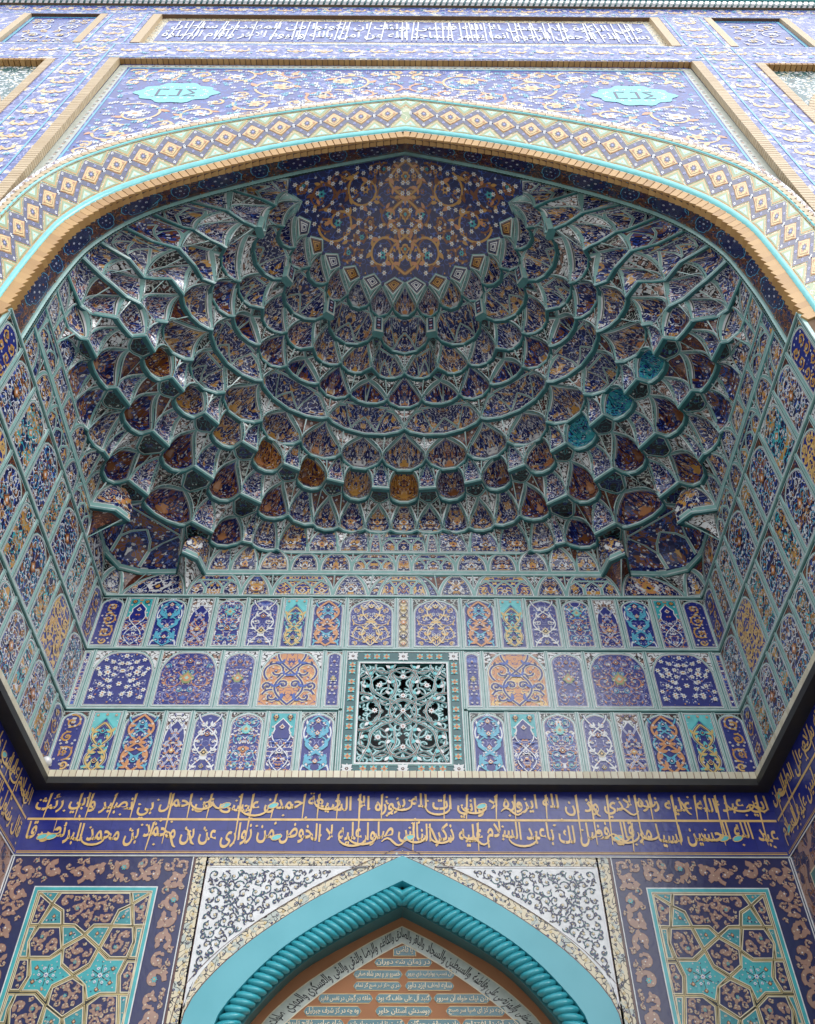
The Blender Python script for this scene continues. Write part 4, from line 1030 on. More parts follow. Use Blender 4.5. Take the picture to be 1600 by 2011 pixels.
        mb.face([fn(x, y, .006) for x, y in ((-hw+.036, h*.55), (hw-.036, h*.55), (hw-.036, h-.036), (-hw+.036, h-.036))], 'lace_light', [(-hw, h*.55), (hw, h*.55), (hw, h), (-hw, h)])
        pa = [(-hw+.04, h*.5), (-w*.40, h*.58), (-w*.32, h*.7), (-w*.16, h*.77), (0, h*.84), (w*.16, h*.77), (w*.32, h*.7), (w*.40, h*.58), (hw-.04, h*.5)]
        mb.face([fn(x, y, .007) for x, y in pa], 'cobalt'); ch.ribbon(pa, .014, 'white', .009)
        ogee(ci, w, .05, h*.78, 2.0, .55, 'lav', 'white', .014, .5, .004, 'orange'); palmette(ci, 0, h*.36, w*.24, 'orange', 'yellow', 'white', .010); palmette(ci, 0, h*.66, w*.15, 'lav', 'white', 'navy', .010); dots(14, .020, ('white', 'blue', 'white'))
    elif kd == 'F':
        ogee(ci, w, .04, h*.95, 2.0, .66, 'white', 'cobalt', .020, .5, .004, 'white'); scrolls(ci, inside, bb, (.11, .08, .055), rn, ['white', 'lav'], ['white', 'orange'], ['white'], 'ochre', vw=.012, tries=90, fl=.3)
        palmette(ci, 0, h*.33, w*.24, 'cream', 'black', 'gold', .010); palmette(ci, 0, h*.62, w*.15, 'orange', 'navy', 'white', .010); palmette(ci, 0, h*.12, w*.13, 'yellow', 'navy', 'white', .010)
    elif kd in 'G':
        scrolls(ci, inside, bb, (.12, .085, .06), rn, ['sky', 'lav', 'white'], ['blue', 'orange'], ['white', 'lturq'], 'ochre', vw=.012, tries=90, fl=.32)
        palmette(ci, 0, h*.70, w*.30, 'lturq', 'mint', 'orange', .010); palmette(ci, 0, h*.38, w*.17, 'orange', 'black', 'white', .010); dots(12, .020, ('white', 'orange'))
    elif kd == 'W':
        scrolls(ci, inside, bb, (.08, .055), rn, ['lav', 'white'], ['lav', 'cream'], ['white'], 'orange', vw=.009, tries=150, fl=.2, lift=.001)
        scrolls(ci, inside, bb, (.15, .11, .08, .055), rn, ['gold', 'white', 'gold'], ['gold', 'cream'], ['white', 'gold'], 'orange', vw=.015, tries=130, fl=.32)
        ogee(ci, w*.6, .05, h*.95, 2.0, .6, 'cream', 'cobalt', .022, 0, .006, 'gold')
        for t in (.2, .55, .82): palmette(ci, 0, h*t, w*.11, 'gold', 'cream', 'navy', .012)
    elif kd == 'C':
        scrolls(ci, inside, bb, (.17, .13, .09), rn, ['gold', 'ochre'], ['gold', 'orange'], ['ochre'], 'navy', vw=.026, tries=100, fl=.6, sym=w > .5); dots(18, .022, ('white', 'white', 'blue'))
    elif kd == 'N':
        for i in range(7): ci.flower(0, h*(.08+.14*i), w*(.30 if i % 2 else .20), ('orange', 'navy', 'yellow')[i % 3], 'white', .010)
        ogee(ci, w, .04, h*.96, 6, .62, 'navy', 'cream', .014, 0, .006)
    elif kd == 'P':
        scrolls(ci, inside, bb, (.26, .20, .14, .10), rn, ['cobalt'], ['cobalt', 'navy'], ['cobalt'], 'white', vw=.030, tries=120, fl=.35, outline='cream', turns=1.1, nleaf=4)
        ogee(ci, w*.55, .06, h*.93, 1.5, .8, 'cobalt', 'cream', .030, 0, .007, 'blue'); dots(8, .02, ('white',))
    elif kd in 'UV':
        scrolls(ci, inside, bb, (.08, .055), rn, ['lav', 'pink'], ['lav', 'orange'], ['white'], 'orange', vw=.009, tries=150, fl=.2, lift=.001)
        scrolls(ci, inside, bb, (.17, .13, .10, .07), rn, ['lav', 'orange', 'sky'], ['orange', 'lav'], ['white', 'orange'], 'navy', vw=.014, tries=140, fl=.3)
        palmette(ci, 0, h*.5, min(w, .7)*.30, 'green', 'orange', 'mint', .010); palmette(ci, 0, h*.8, min(w, .7)*.12, 'orange', 'navy', 'white', .010); dots(10, .02, ('white',))
    elif kd == 'X':
        scrolls(ci, inside, bb, (.10, .075), rn, ['lav', 'blue'], ['white', 'lav'], ['white'], 'orange', vw=.009, tries=120, fl=.2, lift=.001)
        scrolls(ci, inside, bb, (.21, .17, .13), rn, ['white', 'lav'], ['white'], ['white'], 'orange', vw=.012, tries=120, fl=0, turns=1.0, nleaf=3)
        dots(34, .046, ('white',), .012); dots(10, .018, ('orange', 'white'))
    elif kd in 'ST':
        scrolls(ci, inside, bb, (.16, .12, .085), rn, ['white', 'ochre', 'sky'], ['brown', 'white'], ['white', 'orange'], 'navy', vw=.014, tries=90, fl=.35); palmette(ci, 0, h*.5, min(w, .6)*.28, 'lturq' if kd == 'T' else 'brown', 'orange', 'white', .010)
        dots(16, .024, ('white', 'orange', 'sky'))
    elif kd == 'D':
        scrolls(ci, inside, bb, (.2, .15, .1), rn, ['gold'], ['gold', 'ochre'], ['gold'], 'brown', vw=.03, tries=90, fl=.5)
    return mb.mesh('tile_panel')
def wall_row(parent, rows_half, z0, z1, mapx, mirror=True, hold=None):
    """rows_half: list of (xa, xb, kind); objects laid on a wall whose frame is the parent's"""
    for (xa, xb, kd) in rows_half:
        w_ = xb-xa; me = panel_mesh(w_-.035, z1-z0-.055, kd, int(abs(xa)*1000+z0*77))
        for sx in ((1,) if (not mirror or abs(xa+xb) < .05) else (1, -1)):
            o = bpy.data.objects.new('tile_panel', me); COL.objects.link(o); o.parent = parent; o.location = (sx*(xa+xb)/2, -.03, z0+.028)
            if sx < 0: o.scale.x = -1
        for sx in ((1, -1) if mirror else (1,)):
            for x in ((xb,) if mirror else (xb,)): yield sx*x, z0, z1
strip_me = {}
def pilaster(parent, x, z0, z1):
    key = round(z1-z0, 3)
    if key not in strip_me:
        mb = MB(); h = z1-z0; fn = lambda x, y, l: (x, -l, y); mb.box(-.026, .026, -.02, .03, 0, h, 'rib'); ch = Chart(mb, fn)
        for q, c_ in ((-.017, 'white'), (.017, 'white'), (0, 'dteal')): ch.ribbon([(q, 0), (q, h)], .006, c_, .022)
        strip_me[key] = mb.mesh('pilaster')
    o = bpy.data.objects.new('pilaster', strip_me[key]); COL.objects.link(o); o.parent = parent; o.location = (x, -.03, z0)
def joint(parent, x0, x1, z, proud=.06):
    mb = MB(); mb.box(x0, x1, -proud, .02, z-.012, z+.022, 'rib'); mb.box(x0, x1, -proud*.6, .02, z-.03, z-.012, 'dteal'); mb.box(x0, x1, -proud-.002, -proud+.01, z+.006, z+.014, 'white'); mb.build('moulding', parent)
bw = thing('back_wall', 'back wall of the recess with three rows of arched floral tile panels', 'wall', (0, YB, 0))
mb = MB(); rect(mb, -W, -.66, 6.45, 10.05, .012, 'teal'); rect(mb, .66, W, 6.45, 10.05, .012, 'teal'); rect(mb, -.66, .66, 6.45, 6.91, .012, 'teal'); rect(mb, -.66, .66, 8.64, 10.05, .012, 'teal'); mb.build('backing', bw)
R12 = [(-.12,.12,'N'),(.12,.935,'W'),(.935,1.54,'O'),(1.54,2.0,'Q'),(2.0,2.575,'F'),(2.575,3.105,'G'),(3.105,3.535,'H'),(3.535,4.105,'B'),(4.105,4.57,'Y'),(4.57,5.03,'C')]
R13 = [(.91,1.23,'U'),(1.23,2.24,'P'),(2.24,2.82,'U'),(2.82,3.79,'U'),(3.79,4.83,'X'),(4.83,5.03,'V')]
R14 = [(.955,1.52,'B'),(1.52,1.99,'Y'),(1.99,2.56,'G'),(2.56,3.09,'F'),(3.09,3.49,'H'),(3.49,4.1,'O'),(4.1,4.58,'Q'),(4.58,5.03,'C')]
for rows_, z0, z1 in ((R12, 8.93, 10.05), (R13, 7.79, 8.93), (R14, 6.68, 7.79)):
    for x, a, b in list(wall_row(bw, rows_, z0, z1, None)):
        if abs(x) < 5: pilaster(bw, x, a+.02, b-.03)
for x in (.93, -.93): pilaster(bw, x, 7.81, 8.9); pilaster(bw, x, 6.70, 7.77)
joint(bw, -W, W, 10.05); joint(bw, -W, -.95, 7.79); joint(bw, .95, W, 7.79); joint(bw, -W, W, 8.93)
SIDE = {8.93: [(0,.52,'C'),(.52,.95,'S'),(.95,1.5,'T'),(1.5,2.3,'S'),(2.3,2.75,'T'),(2.75,3.5,'S'),(3.5,4.2,'T'),(4.2,4.8,'S'),(4.8,5.36,'C')],
        7.79: [(0,.75,'S'),(.75,1.6,'D'),(1.6,2.1,'T'),(2.1,2.8,'S'),(2.8,3.3,'T'),(3.3,4.0,'S'),(4.0,4.6,'D'),(4.6,5.36,'T')],
        6.68: [(0,.45,'C'),(.45,.9,'T'),(.9,1.45,'S'),(1.45,1.85,'T'),(1.85,2.5,'S'),(2.5,3.0,'T'),(3.0,3.6,'S'),(3.6,4.1,'T'),(4.1,4.7,'S'),(4.7,5.36,'C')]}
for sx, lab in ((-1, 'left side wall of the recess with rows of dark floral tile panels'), (1, 'right side wall of the recess with rows of dark floral tile panels')):
    t = thing('side_wall', lab, 'wall', (sx*W, YB, 0), 'side walls of the recess'); t.rotation_euler = (0, 0, R(90) if sx < 0 else R(-90))
    # in the wall's frame x runs from the corner to the court, y=0 is the surface and -y faces the recess
    if sx < 0: t.rotation_euler = (0, 0, R(90)); xs = -1
    else: t.rotation_euler = (0, 0, R(-90)); xs = 1
    mb = MB(); a, b = sorted((0, xs*5.38)); rect(mb, a, b, 6.45, 10.05, .012, 'teal'); rect(mb, a, b, 10.05, 11.9, .03, 'teal'); mb.build('backing', t)
    for z0, rows_ in SIDE.items():
        z1 = {8.93: 10.05, 7.79: 8.93, 6.68: 7.79}[z0]
        for (xa, xb, kd) in rows_:
            me = panel_mesh(xb-xa-.035, z1-z0-.055, kd, int(xa*100+z0*7)) if (xa, z0) not in strip_me else strip_me[(xa, z0)]
            strip_me[(xa, z0)] = me
            o = bpy.data.objects.new('tile_panel', me); COL.objects.link(o); o.parent = t; o.location = (xs*(xa+xb)/2, -.03, z0+.028); o.scale.x = xs
            pilaster(t, xs*xb, z0+.02, z1-.03)
        joint(t, a, b, z1)
# the tiers above the three rows on the side walls come from the vault itself
# ---------------------------------------------------------------- lattice window
lw = thing('lattice_window', 'square pierced tile screen window of interlaced turquoise and white vines over darkness', 'window', (0, YB, 6.70))
mb = MB()
mb.face([(-.7,.6,.15),(.7,.6,.15),(.7,.6,2.0),(-.7,.6,2.0)], 'black')
for x in (-.7, .7): mb.face([(x,.012,.15),(x,.6,.15),(x,.6,2.0),(x,.012,2.0)], 'black')
for z in (.15, 2.0): mb.face([(-.7,.012,z),(.7,.012,z),(.7,.6,z),(-.7,.6,z)], 'black')
mb.build('void', lw)
mb = MB()
for (x0, x1, z0, z1) in ((-.9, -.66, 0, 2.2), (.66, .9, 0, 2.2), (-.66, .66, 0, .205), (-.66, .66, 1.945, 2.2)): rect(mb, x0, x1, z0, z1, -.04, 'dteal')
ch = Chart(mb, lambda x, y, l: (x, -.04-l, y))
rp = lambda dx, z0, z1: [(-dx, z0), (dx, z0), (dx, z1), (-dx, z1)]
ch.ring(rp(.9, 0, 2.2), rp(.882, .018, 2.182), 'rib', .01); ch.ring(rp(.882, .018, 2.182), rp(.872, .028, 2.172), 'white', .01)
ch.ring(rp(.69, .175, 1.975), rp(.665, .2, 1.95), 'white', .012); ch.ring(rp(.71, .155, 1.995), rp(.69, .175, 1.975), 'rib', .008)
mb.build('frame', lw)
um = MB(); ch = Chart(um, lambda x, y, l: (x, -l, y)); ch.flower(0, 0, .072, 'lturq', 'navy', 0, 4, .785); ch.flower(0, 0, .052, 'orange', 'brown', .003, 4, 0); ro1 = um.mesh('rosette')
um = MB(); ch = Chart(um, lambda x, y, l: (x, -l, y)); ch.flower(0, 0, .105, 'white', 'maroon', 0, 4, .785); ch.flower(0, 0, .085, 'white', 'brown', .002, 4); ch.flower(0, 0, .03, 'maroon', 'white', .006, 6); ro2 = um.mesh('rosette')
pos = [(sx*.785, z, (ro2 if z in (.1, 2.09) else ro1)) for sx in (-1, 1) for z in (.1, .30, .45, .60, .80, .95, 1.10, 1.30, 1.45, 1.60, 1.80, 1.92, 2.09)]
pos += [(x, z, ro2 if abs(x) < .01 else ro1) for z in (.1, 2.085) for x in (-.56, -.41, -.26, 0, .26, .41, .56)]
for x, z, me in pos:
    o = bpy.data.objects.new('rosette', me); COL.objects.link(o); o.parent = lw; o.location = (x, -.05, z)
mb = MB(); fn = lambda x, y, l: (x, -.015-l, y+1.075); ch = Chart(mb, fn)
def clip4(path):
    run = []; out = []
    for p in path:
        if abs(p[0]) <= .66 and abs(p[1]) <= .865: run.append(p)
        else:
            if len(run) > 1: out.append(run)
            run = []
    if len(run) > 1: out.append(run)
    return out
def lat(path, w_=.052, lift=0.0):
    w_ *= .8; path = catmull(path, 4) if len(path) < 12 else path
    for sx in (-1, 1):
        for sz in (-1, 1):
            for r_ in clip4([(sx*a, sz*b) for a, b in path]):
                ch.ribbon(r_, w_, 'lturq', lift); ch.ribbon(r_, w_*.66, 'white', lift+.004); ch.ribbon(r_, w_*.42, 'dteal', lift+.007); ch.ribbon(r_, w_*.16, 'pink', lift+.009)
circ = lambda cx, cy, r, a0=0, a1=6.2832, n=26: [(cx+r*math.cos(lerp(a0, a1, i/n)), cy+r*1.15*math.sin(lerp(a0, a1, i/n))) for i in range(n+1)]
lat(circ(.36, .46, .26)); lat(circ(.36, .46, .14), .035, .01); lat(circ(0, .52, .24, 0, 3.2), .045, .02); lat(circ(0, 0, .20), .05, .012); lat(circ(.62, 0, .28), .045, .015); lat(circ(0, .86, .22), .04, .004); lat(circ(.66, .86, .24), .045, .02)
lat([(0, 0), (.12, .16), (.3, .24), (.45, .38), (.5, .6), (.62, .86)], .045, .024); lat([(.12, 0), (.2, .2), (.12, .42), (.2, .66), (.12, .86)], .04, .018); lat([(0, .2), (.25, .1), (.42, .2), (.66, .14)], .035, .02)
lat([(0, .68), (.14, .74), (.3, .68), (.46, .76), (.66, .62)], .035, .02); lat([(.66, .34), (.5, .3), (.4, .12), (.3, 0)], .035, .014)
rq = random.Random(12)
for cx_, cz_, r_ in pack(lambda x, y: 0 < x < .66 and 0 < y < .86, (0, .66, 0, .86), (.11, .085, .062, .046), rq, 500, False):
    a0_ = rq.uniform(0, 6)
    for sx in (-1, 1):
        for sz in (-1, 1):
            pth = [(sx*a, sz*b) for a, b in spiral(cx_, cz_, r_*1.15, 1, a0_, .9, 12)]
            ch.ribbon(pth, .034, 'teal', -.004); ch.ribbon(pth, .022, 'lturq', -.002); ch.ribbon(pth, .008, 'white', .0)
            for k in (2, 5, 8): ch.leaf(*pth[k], rq.uniform(0, 6), .06, .035, 'teal', -.003)
for x, z in ((0, .27), (0, -.27), (0, .62), (0, -.62), (.42, 0), (-.42, 0), (.36, .46), (-.36, .46), (.36, -.46), (-.36, -.46), (0, 0)): ch.flower(x, z, .055, 'white', 'pink', .035, 8)
for x, z in ((.2, .3), (.5, .2), (.18, .5), (.52, .66), (.2, .78), (.56, .42)):
    for sx in (-1, 1):
        for sz in (-1, 1): ch.leaf(sx*x, sz*z, math.atan2(sz, sx), .09, .05, 'white', .03); ch.leaf(sx*x, sz*z, math.atan2(sz, -sx), .08, .05, 'lturq', .03)
mb.build('grille', lw)
# ---------------------------------------------------------------- ledge
lg = thing('ledge', 'projecting ledge faced with cream tiles above a black band under the tiled recess', 'ledge', (0, YB, 6.58))
PR = .16
mb = MB()
mb.box(-W+PR, W-PR, -PR+.012, .02, 0, .12, 'taupe')
for sx in (-1, 1): a, b = sorted((sx*(W-PR+.012), sx*(W+.02))); mb.box(a, b, -5.38, .02, 0, .12, 'taupe')
mb.build('core', lg)
mb = MB(); mb.box(-W+PR-.03, W-PR+.03, -PR-.03, .02, -.10, -.002, 'steel_black')
for sx in (-1, 1): a, b = sorted((sx*(W-PR-.03), sx*(W+.02))); mb.box(a, b, -5.38, .02, -.101, -.003, 'steel_black')
mb.build('black_band', lg)
um = MB(); um.box(-.5,.5,-.5,.5,-.5,.5,'ledge_cream'); LT = um.mesh('tile')
nt_ = 102; stp = (2*(W-PR))/nt_
for i in range(nt_): brick(LT, lg, (-(W-PR)+(i+.5)*stp, -PR+.005, .062), (stp*.86,0,0), (0,.016,0), (0,0,.115), 'tile')
for sx in (-1, 1):
    for i in range(54): brick(LT, lg, (sx*(W-PR+.005), -PR-(i+.5)*.0965, .062), (.016,0,0), (0,.0965*.9,0), (0,0,.115), 'tile')
# white lamp dome on the ledge corner
mb = MB(); P = []
for i in range(9):
    a = -math.pi/2+math.pi*i/8; P.append([(.075*math.cos(a)*math.cos(b), .075*math.cos(a)*math.sin(b), .075*math.sin(a)) for b in [j*6.2832/14 for j in range(15)]])
lamp = thing('camera_dome', 'white round security camera dome on the left corner of the ledge', 'camera', (-4.93, 10.80, 6.80))
mb.grid(P, 'white'); dm = mb.build('dome', lamp)
for p in dm.data.polygons: p.use_smooth = True
mb = MB(); mb.box(-.03, .03, 0, .12, -.10, -.06, 'white'); mb.box(-.02, .02, -.02, .02, -.10, -.03, 'pale'); mb.build('bracket', lamp)
# ---------------------------------------------------------------- inscription friezes
def script_band(parent, fn, x0, x1, top, bottom, seed, extra=True):
    rn = random.Random(seed); z0, z1 = 5.60, 6.47; zm = 6.055
    for txt, za, zb, ph in ((top, zm+.025, z1-.03, .7), (bottom, z0+.03, zm-.02, 2.1)):
        wv = lambda x, y, za=za, zb=zb, ph=ph: fn(x, min(zb+.01, max(za-.01, y*1.0+.028*math.sin(x*4.1+ph)+.018*math.sin(x*9.7+ph))), .005)
        lettering(txt, wv, x0+.05, x1-.05, za+.01, zb-.01, 'gold', parent, .020)
    om = MB(); ch = Chart(om, fn)
    ch.ribbon([(x0, zm), (x1, zm)], .032, 'gold', .003)
    for z, w_, c_ in ((z0-.012, .012, 'gold'), (z0+.008, .008, 'ochre')): ch.ribbon([(x0, z), (x1, z)], w_, c_, .004)
    x = x0+.2
    while x < x1-.1:
        hgt = rn.choice((0, 1, 1, 2)); a = (zm+.02, z1-.03) if hgt == 1 else (z0+.03, zm-.03) if hgt == 0 else (z0+.12, z1-.03)
        dx = rn.uniform(-.01, .03)
        om.face([fn(x, a[0], .008), fn(x+.010, a[0]-.02, .008), fn(x+.034+dx, a[1], .008), fn(x+.002+dx, a[1]-.02, .008)], 'gold')
        if rn.random() < .45: ch.leaf(x+.07, rn.uniform(z0+.1, z1-.1), rn.uniform(0, 6), .05, .03, 'gold', .008)
        x += rn.choice((.14, .20, .30, .42, .26))
    for _ in range(int((x1-x0)*3.0)):      # sweeping bowls and long strokes between the words
        x = rn.uniform(x0+.2, x1-.35); up = rn.random() < .5; zb = (zm+.06 if up else z0+.07)+rn.uniform(0, .10); a_ = rn.uniform(.10, .19); kd = rn.random()
        if kd < .55: pth = [(x+a_*math.cos(t_), zb+.10+a_*.62*math.sin(t_)) for t_ in [math.pi*(.95+1.15*i/10) for i in range(11)]]
        elif kd < .8: pth = [(x+.30*i/8, zb+.05+.05*math.sin(i*.8)) for i in range(9)]
        else: pth = [(x+.02*i, zb+.20-.03*i+.03*math.sin(i*.9)) for i in range(8)]
        brush(ch, pth, .030, 'gold', .012)
    for _ in range(int((x1-x0)*7)):
        x, z = rn.uniform(x0+.05, x1-.05), rn.uniform(z0+.05, z1-.05); pts = [(x, z), (x+.02, z+.018), (x+.04, z), (x+.02, z-.018)]; ch.poly(pts, 'gold', .009)
    for _ in range(max(3, int((x1-x0)*1.1))):
        x, z = rn.uniform(x0+.1, x1-.1), rn.choice((zm+.2, z0+.2))
        ch.poly([(x+.055*math.cos(a)+.03*math.sin(a), z+.034*math.sin(a)) for a in [i*.6283 for i in range(10)]], 'lturq', .010)
        ch.ribbon([(x+.062*math.cos(a)+.03*math.sin(a), z+.042*math.sin(a)) for a in [i*.6283 for i in range(10)]], .012, 'gold', .011, closed=True)
    om.build('lettering', parent)
TOPL = 'ابي عبد الله عليه زاره لاذي وذ ان لله ايزوره لا واني ات لله يزوره الا الشيعة حمدن عيسى عن حمل بي نصير وابي رئت'
BOTL = 'عبد الله الحسين لسيا مر قال فضل لك باعبد السلام عليه ذكر الناس صلوا عليه لا الخوض من زوارى عن بن محمد بن محمد البرنطى قا'
fr = thing('inscription_frieze', 'wide navy frieze with two lines of golden calligraphy across the back wall below the ledge', 'inscription', (0, YB, 0))
mb = MB(); rect(mb, -W, W, 5.56, 6.50, .0, 'cobalt')
mb.build('tile_ground', fr)
mb = MB()
for i in range(1, 26): mb.box(-W+i*.387-.0015, -W+i*.387+.0015, -.0015, .001, 5.60, 6.48, 'navy')
for z in (5.90, 6.2): mb.box(-W, W, -.0015, .001, z-.0015, z+.0015, 'navy')
tag(mb.build('tile_joint', fr), kind='stuff')
script_band(fr, lambda x, y, l: (x, -.002-l, y), -W+.02, W-.02, TOPL, BOTL, 4)
for sx, lab in ((-1, 'navy frieze with golden calligraphy on the left side wall below the ledge'), (1, 'navy frieze with golden calligraphy on the right side wall below the ledge')):
    t = thing('side_frieze', lab, 'inscription', (sx*W, YB, 0), 'side wall friezes')
    mb = MB(); P = [(0, 0, 5.56), (0, -5.38, 5.56), (0, -5.38, 6.50), (0, 0, 6.50)]; mb.face(P, 'cobalt'); mb.build('tile_ground', t)
    if sx < 0: f = lambda x, y, l: (.002+l, x-5.38, y)
    else: f = lambda x, y, l: (-.002-l, -x, y)
    script_band(t, f, .02, 5.36, 'السلام عليك يا مولاي ورحمة الله وبركاته سلام على الصالحين', 'قال رسول الله صلى الله عليه وآله من زار قبر الحسين عليه السلام', 8+sx)
# ---------------------------------------------------------------- lower walls
lo_ = thing('lower_wall', 'lower back wall faced with navy tiles covered by brown scrolling arabesque', 'wall', (0, YB, 0))
mb = MB(); 
for sx in (-1, 1): a, b = sorted((sx*2.66, sx*W)); rect(mb, a, b, 1.2, 5.535, .0, 'navy')
rect(mb, -W, W, 5.535, 5.56, -.012, 'white'); rect(mb, -W, W, 5.548, 5.556, -.014, 'black')
mb.build('tile_ground', lo_)
def arabesque_field(om, fn, inside, bbox, seed, wv=.055, radii=(.16, .12, .09, .065), col='taupe', sym=False, tries=260):
    rn = random.Random(seed); ci = Chart(om, fn, inside=inside)
    cs = pack(inside, bbox, radii, rn, tries, sym)
    for i, (x, y, Rr) in enumerate(cs):
        for sx in ((1, -1) if sym else (1,)):
            p = spiral(x, y, Rr, rn.choice((-1, 1)), rn.uniform(0, 6), .85, 12); p = [(sx*a, b) for a, b in p]
            ww = min(wv, Rr*.42); ci.ribbon(p, ww*1.15, 'brown', .003); ci.ribbon(p, ww, col, .0045)
            for k in range(0, 11, 2): ci.leaf(*p[k], rn.uniform(0, 6.28), ww*1.6, ww*1.2, col, .005)
            ci.flower(sx*x, y, ww*.75, col, 'white', .006, 5)
            if i % 9 == 0: ci.flower(sx*x, y, ww*.8, 'turq', 'orange', .008, 6)
            for k in range(2, 11, 3): ci.flower(*p[k], .012, 'cream', 'pink', .009, 4)
for sx in (1, -1):
    om = MB(); fn = lambda x, y, l: (x*1, -.002-l, y)
    ins = lambda x, y: 2.72 < x < W-.03 and 3.0 < y < 5.52 and not (3.03 < x < 4.67 and y < 5.18)
    if sx > 0:
        arabesque_field(om, fn, ins, (2.72, W, 3.0, 5.5), 31, .072, (.12, .09, .07, .05), tries=1800); fld = om.build('arabesque', lo_); tag(fld, kind='stuff')
    else:
        c = copy_of(fld, lo_); c.scale.x = -1
    mb = MB()
    for x0, x1, c_, l in ((2.66, 2.685, 'maroon', .012), (2.69, 2.702, 'white', .014), (W-.03, W-.018, 'white', .01)):
        a, b = sorted((sx*x0, sx*x1)); mb.box(a, b, -l, .0, 1.2, 5.53, c_)
    mb.build('border_strip', lo_)
STAR = [('B', [(-4.264, 5.056), (-3.399, 5.058), (-3.364, 4.908), (-3.496, 4.84), (-3.546, 4.662), (-3.754, 4.661), (-3.839, 4.562), (-3.985, 4.661), (-4.132, 4.666), (-4.182, 4.838), (-4.327, 4.919)]), ('T', [(-4.535, 5.069), (-4.288, 5.064), (-4.343, 4.927)]), ('T', [(-4.319, 4.892), (-4.195, 4.819), (-4.151, 4.666), (-4.411, 4.665)]), ('B', [(-4.527, 5.041), (-4.354, 4.919), (-4.43, 4.665), (-4.531, 4.665)]), ('T', [(-3.387, 5.067), (-3.155, 5.067), (-3.343, 4.935)]), ('T', [(-3.361, 4.894), (-3.292, 4.655), (-3.533, 4.662), (-3.485, 4.827)]), ('B', [(-3.333, 4.913), (-3.134, 5.059), (-3.126, 4.663), (-3.274, 4.655)]), ('T', [(-4.133, 4.64), (-3.979, 4.64), (-3.846, 4.542), (-4.065, 4.403)]), ('T', [(-3.82, 4.542), (-3.748, 4.64), (-3.555, 4.641), (-3.626, 4.404)]), ('B', [(-4.415, 4.634), (-4.155, 4.634), (-4.069, 4.383), (-4.183, 4.282), (-4.423, 4.282), (-4.484, 4.458)]), ('B', [(-3.527, 4.636), (-3.275, 4.636), (-3.229, 4.461), (-3.27, 4.28), (-3.464, 4.279), (-3.608, 4.384)]), ('T', [(-4.544, 4.638), (-4.456, 4.639), (-4.487, 4.458), (-4.449, 4.282), (-4.539, 4.282)]), ('T', [(-3.233, 4.629), (-3.153, 4.629), (-3.154, 4.28), (-3.232, 4.28), (-3.213, 4.461)]), ('B', [(-3.833, 4.524), (-3.639, 4.384), (-3.692, 4.209), (-3.854, 4.099), (-4.014, 4.209), (-4.046, 4.383)]), ('S', [(-4.407, 4.257), (-4.17, 4.258), (-4.053, 4.345), (-4.014, 4.184), (-3.86, 4.075), (-4.058, 3.967), (-4.092, 3.814), (-4.216, 3.907), (-4.398, 3.907), (-4.348, 4.086)]), ('S', [(-3.622, 4.359), (-3.498, 4.259), (-3.279, 4.26), (-3.328, 4.088), (-3.291, 3.886), (-3.48, 3.885), (-3.617, 3.815), (-3.678, 3.968), (-3.822, 4.075), (-3.682, 4.173)]), ('B', [(-4.537, 4.257), (-4.423, 4.257), (-4.371, 4.062), (-4.425, 3.914), (-4.533, 3.914)]), ('B', [(-3.247, 4.235), (-3.144, 4.235), (-3.127, 3.886), (-3.258, 3.886), (-3.299, 4.076)]), ('B', [(-3.841, 4.051), (-3.691, 3.968), (-3.64, 3.78), (-3.847, 3.631), (-4.05, 3.756), (-4.051, 3.943)]), ('T', [(-4.532, 3.871), (-4.456, 3.871), (-4.49, 3.709), (-4.481, 3.573), (-4.543, 3.573)]), ('B', [(-4.444, 3.871), (-4.23, 3.872), (-4.082, 3.756), (-4.098, 3.485), (-4.403, 3.484), (-4.465, 3.709)]), ('B', [(-3.596, 3.757), (-3.474, 3.862), (-3.273, 3.862), (-3.194, 3.487), (-3.548, 3.486)]), ('T', [(-4.061, 3.744), (-3.856, 3.619), (-3.841, 3.485), (-4.061, 3.485)]), ('T', [(-3.631, 3.745), (-3.573, 3.486), (-3.768, 3.485), (-3.831, 3.62)]), ('T', [(-3.248, 3.862), (-3.16, 3.862), (-3.121, 3.487), (-3.169, 3.487)])]
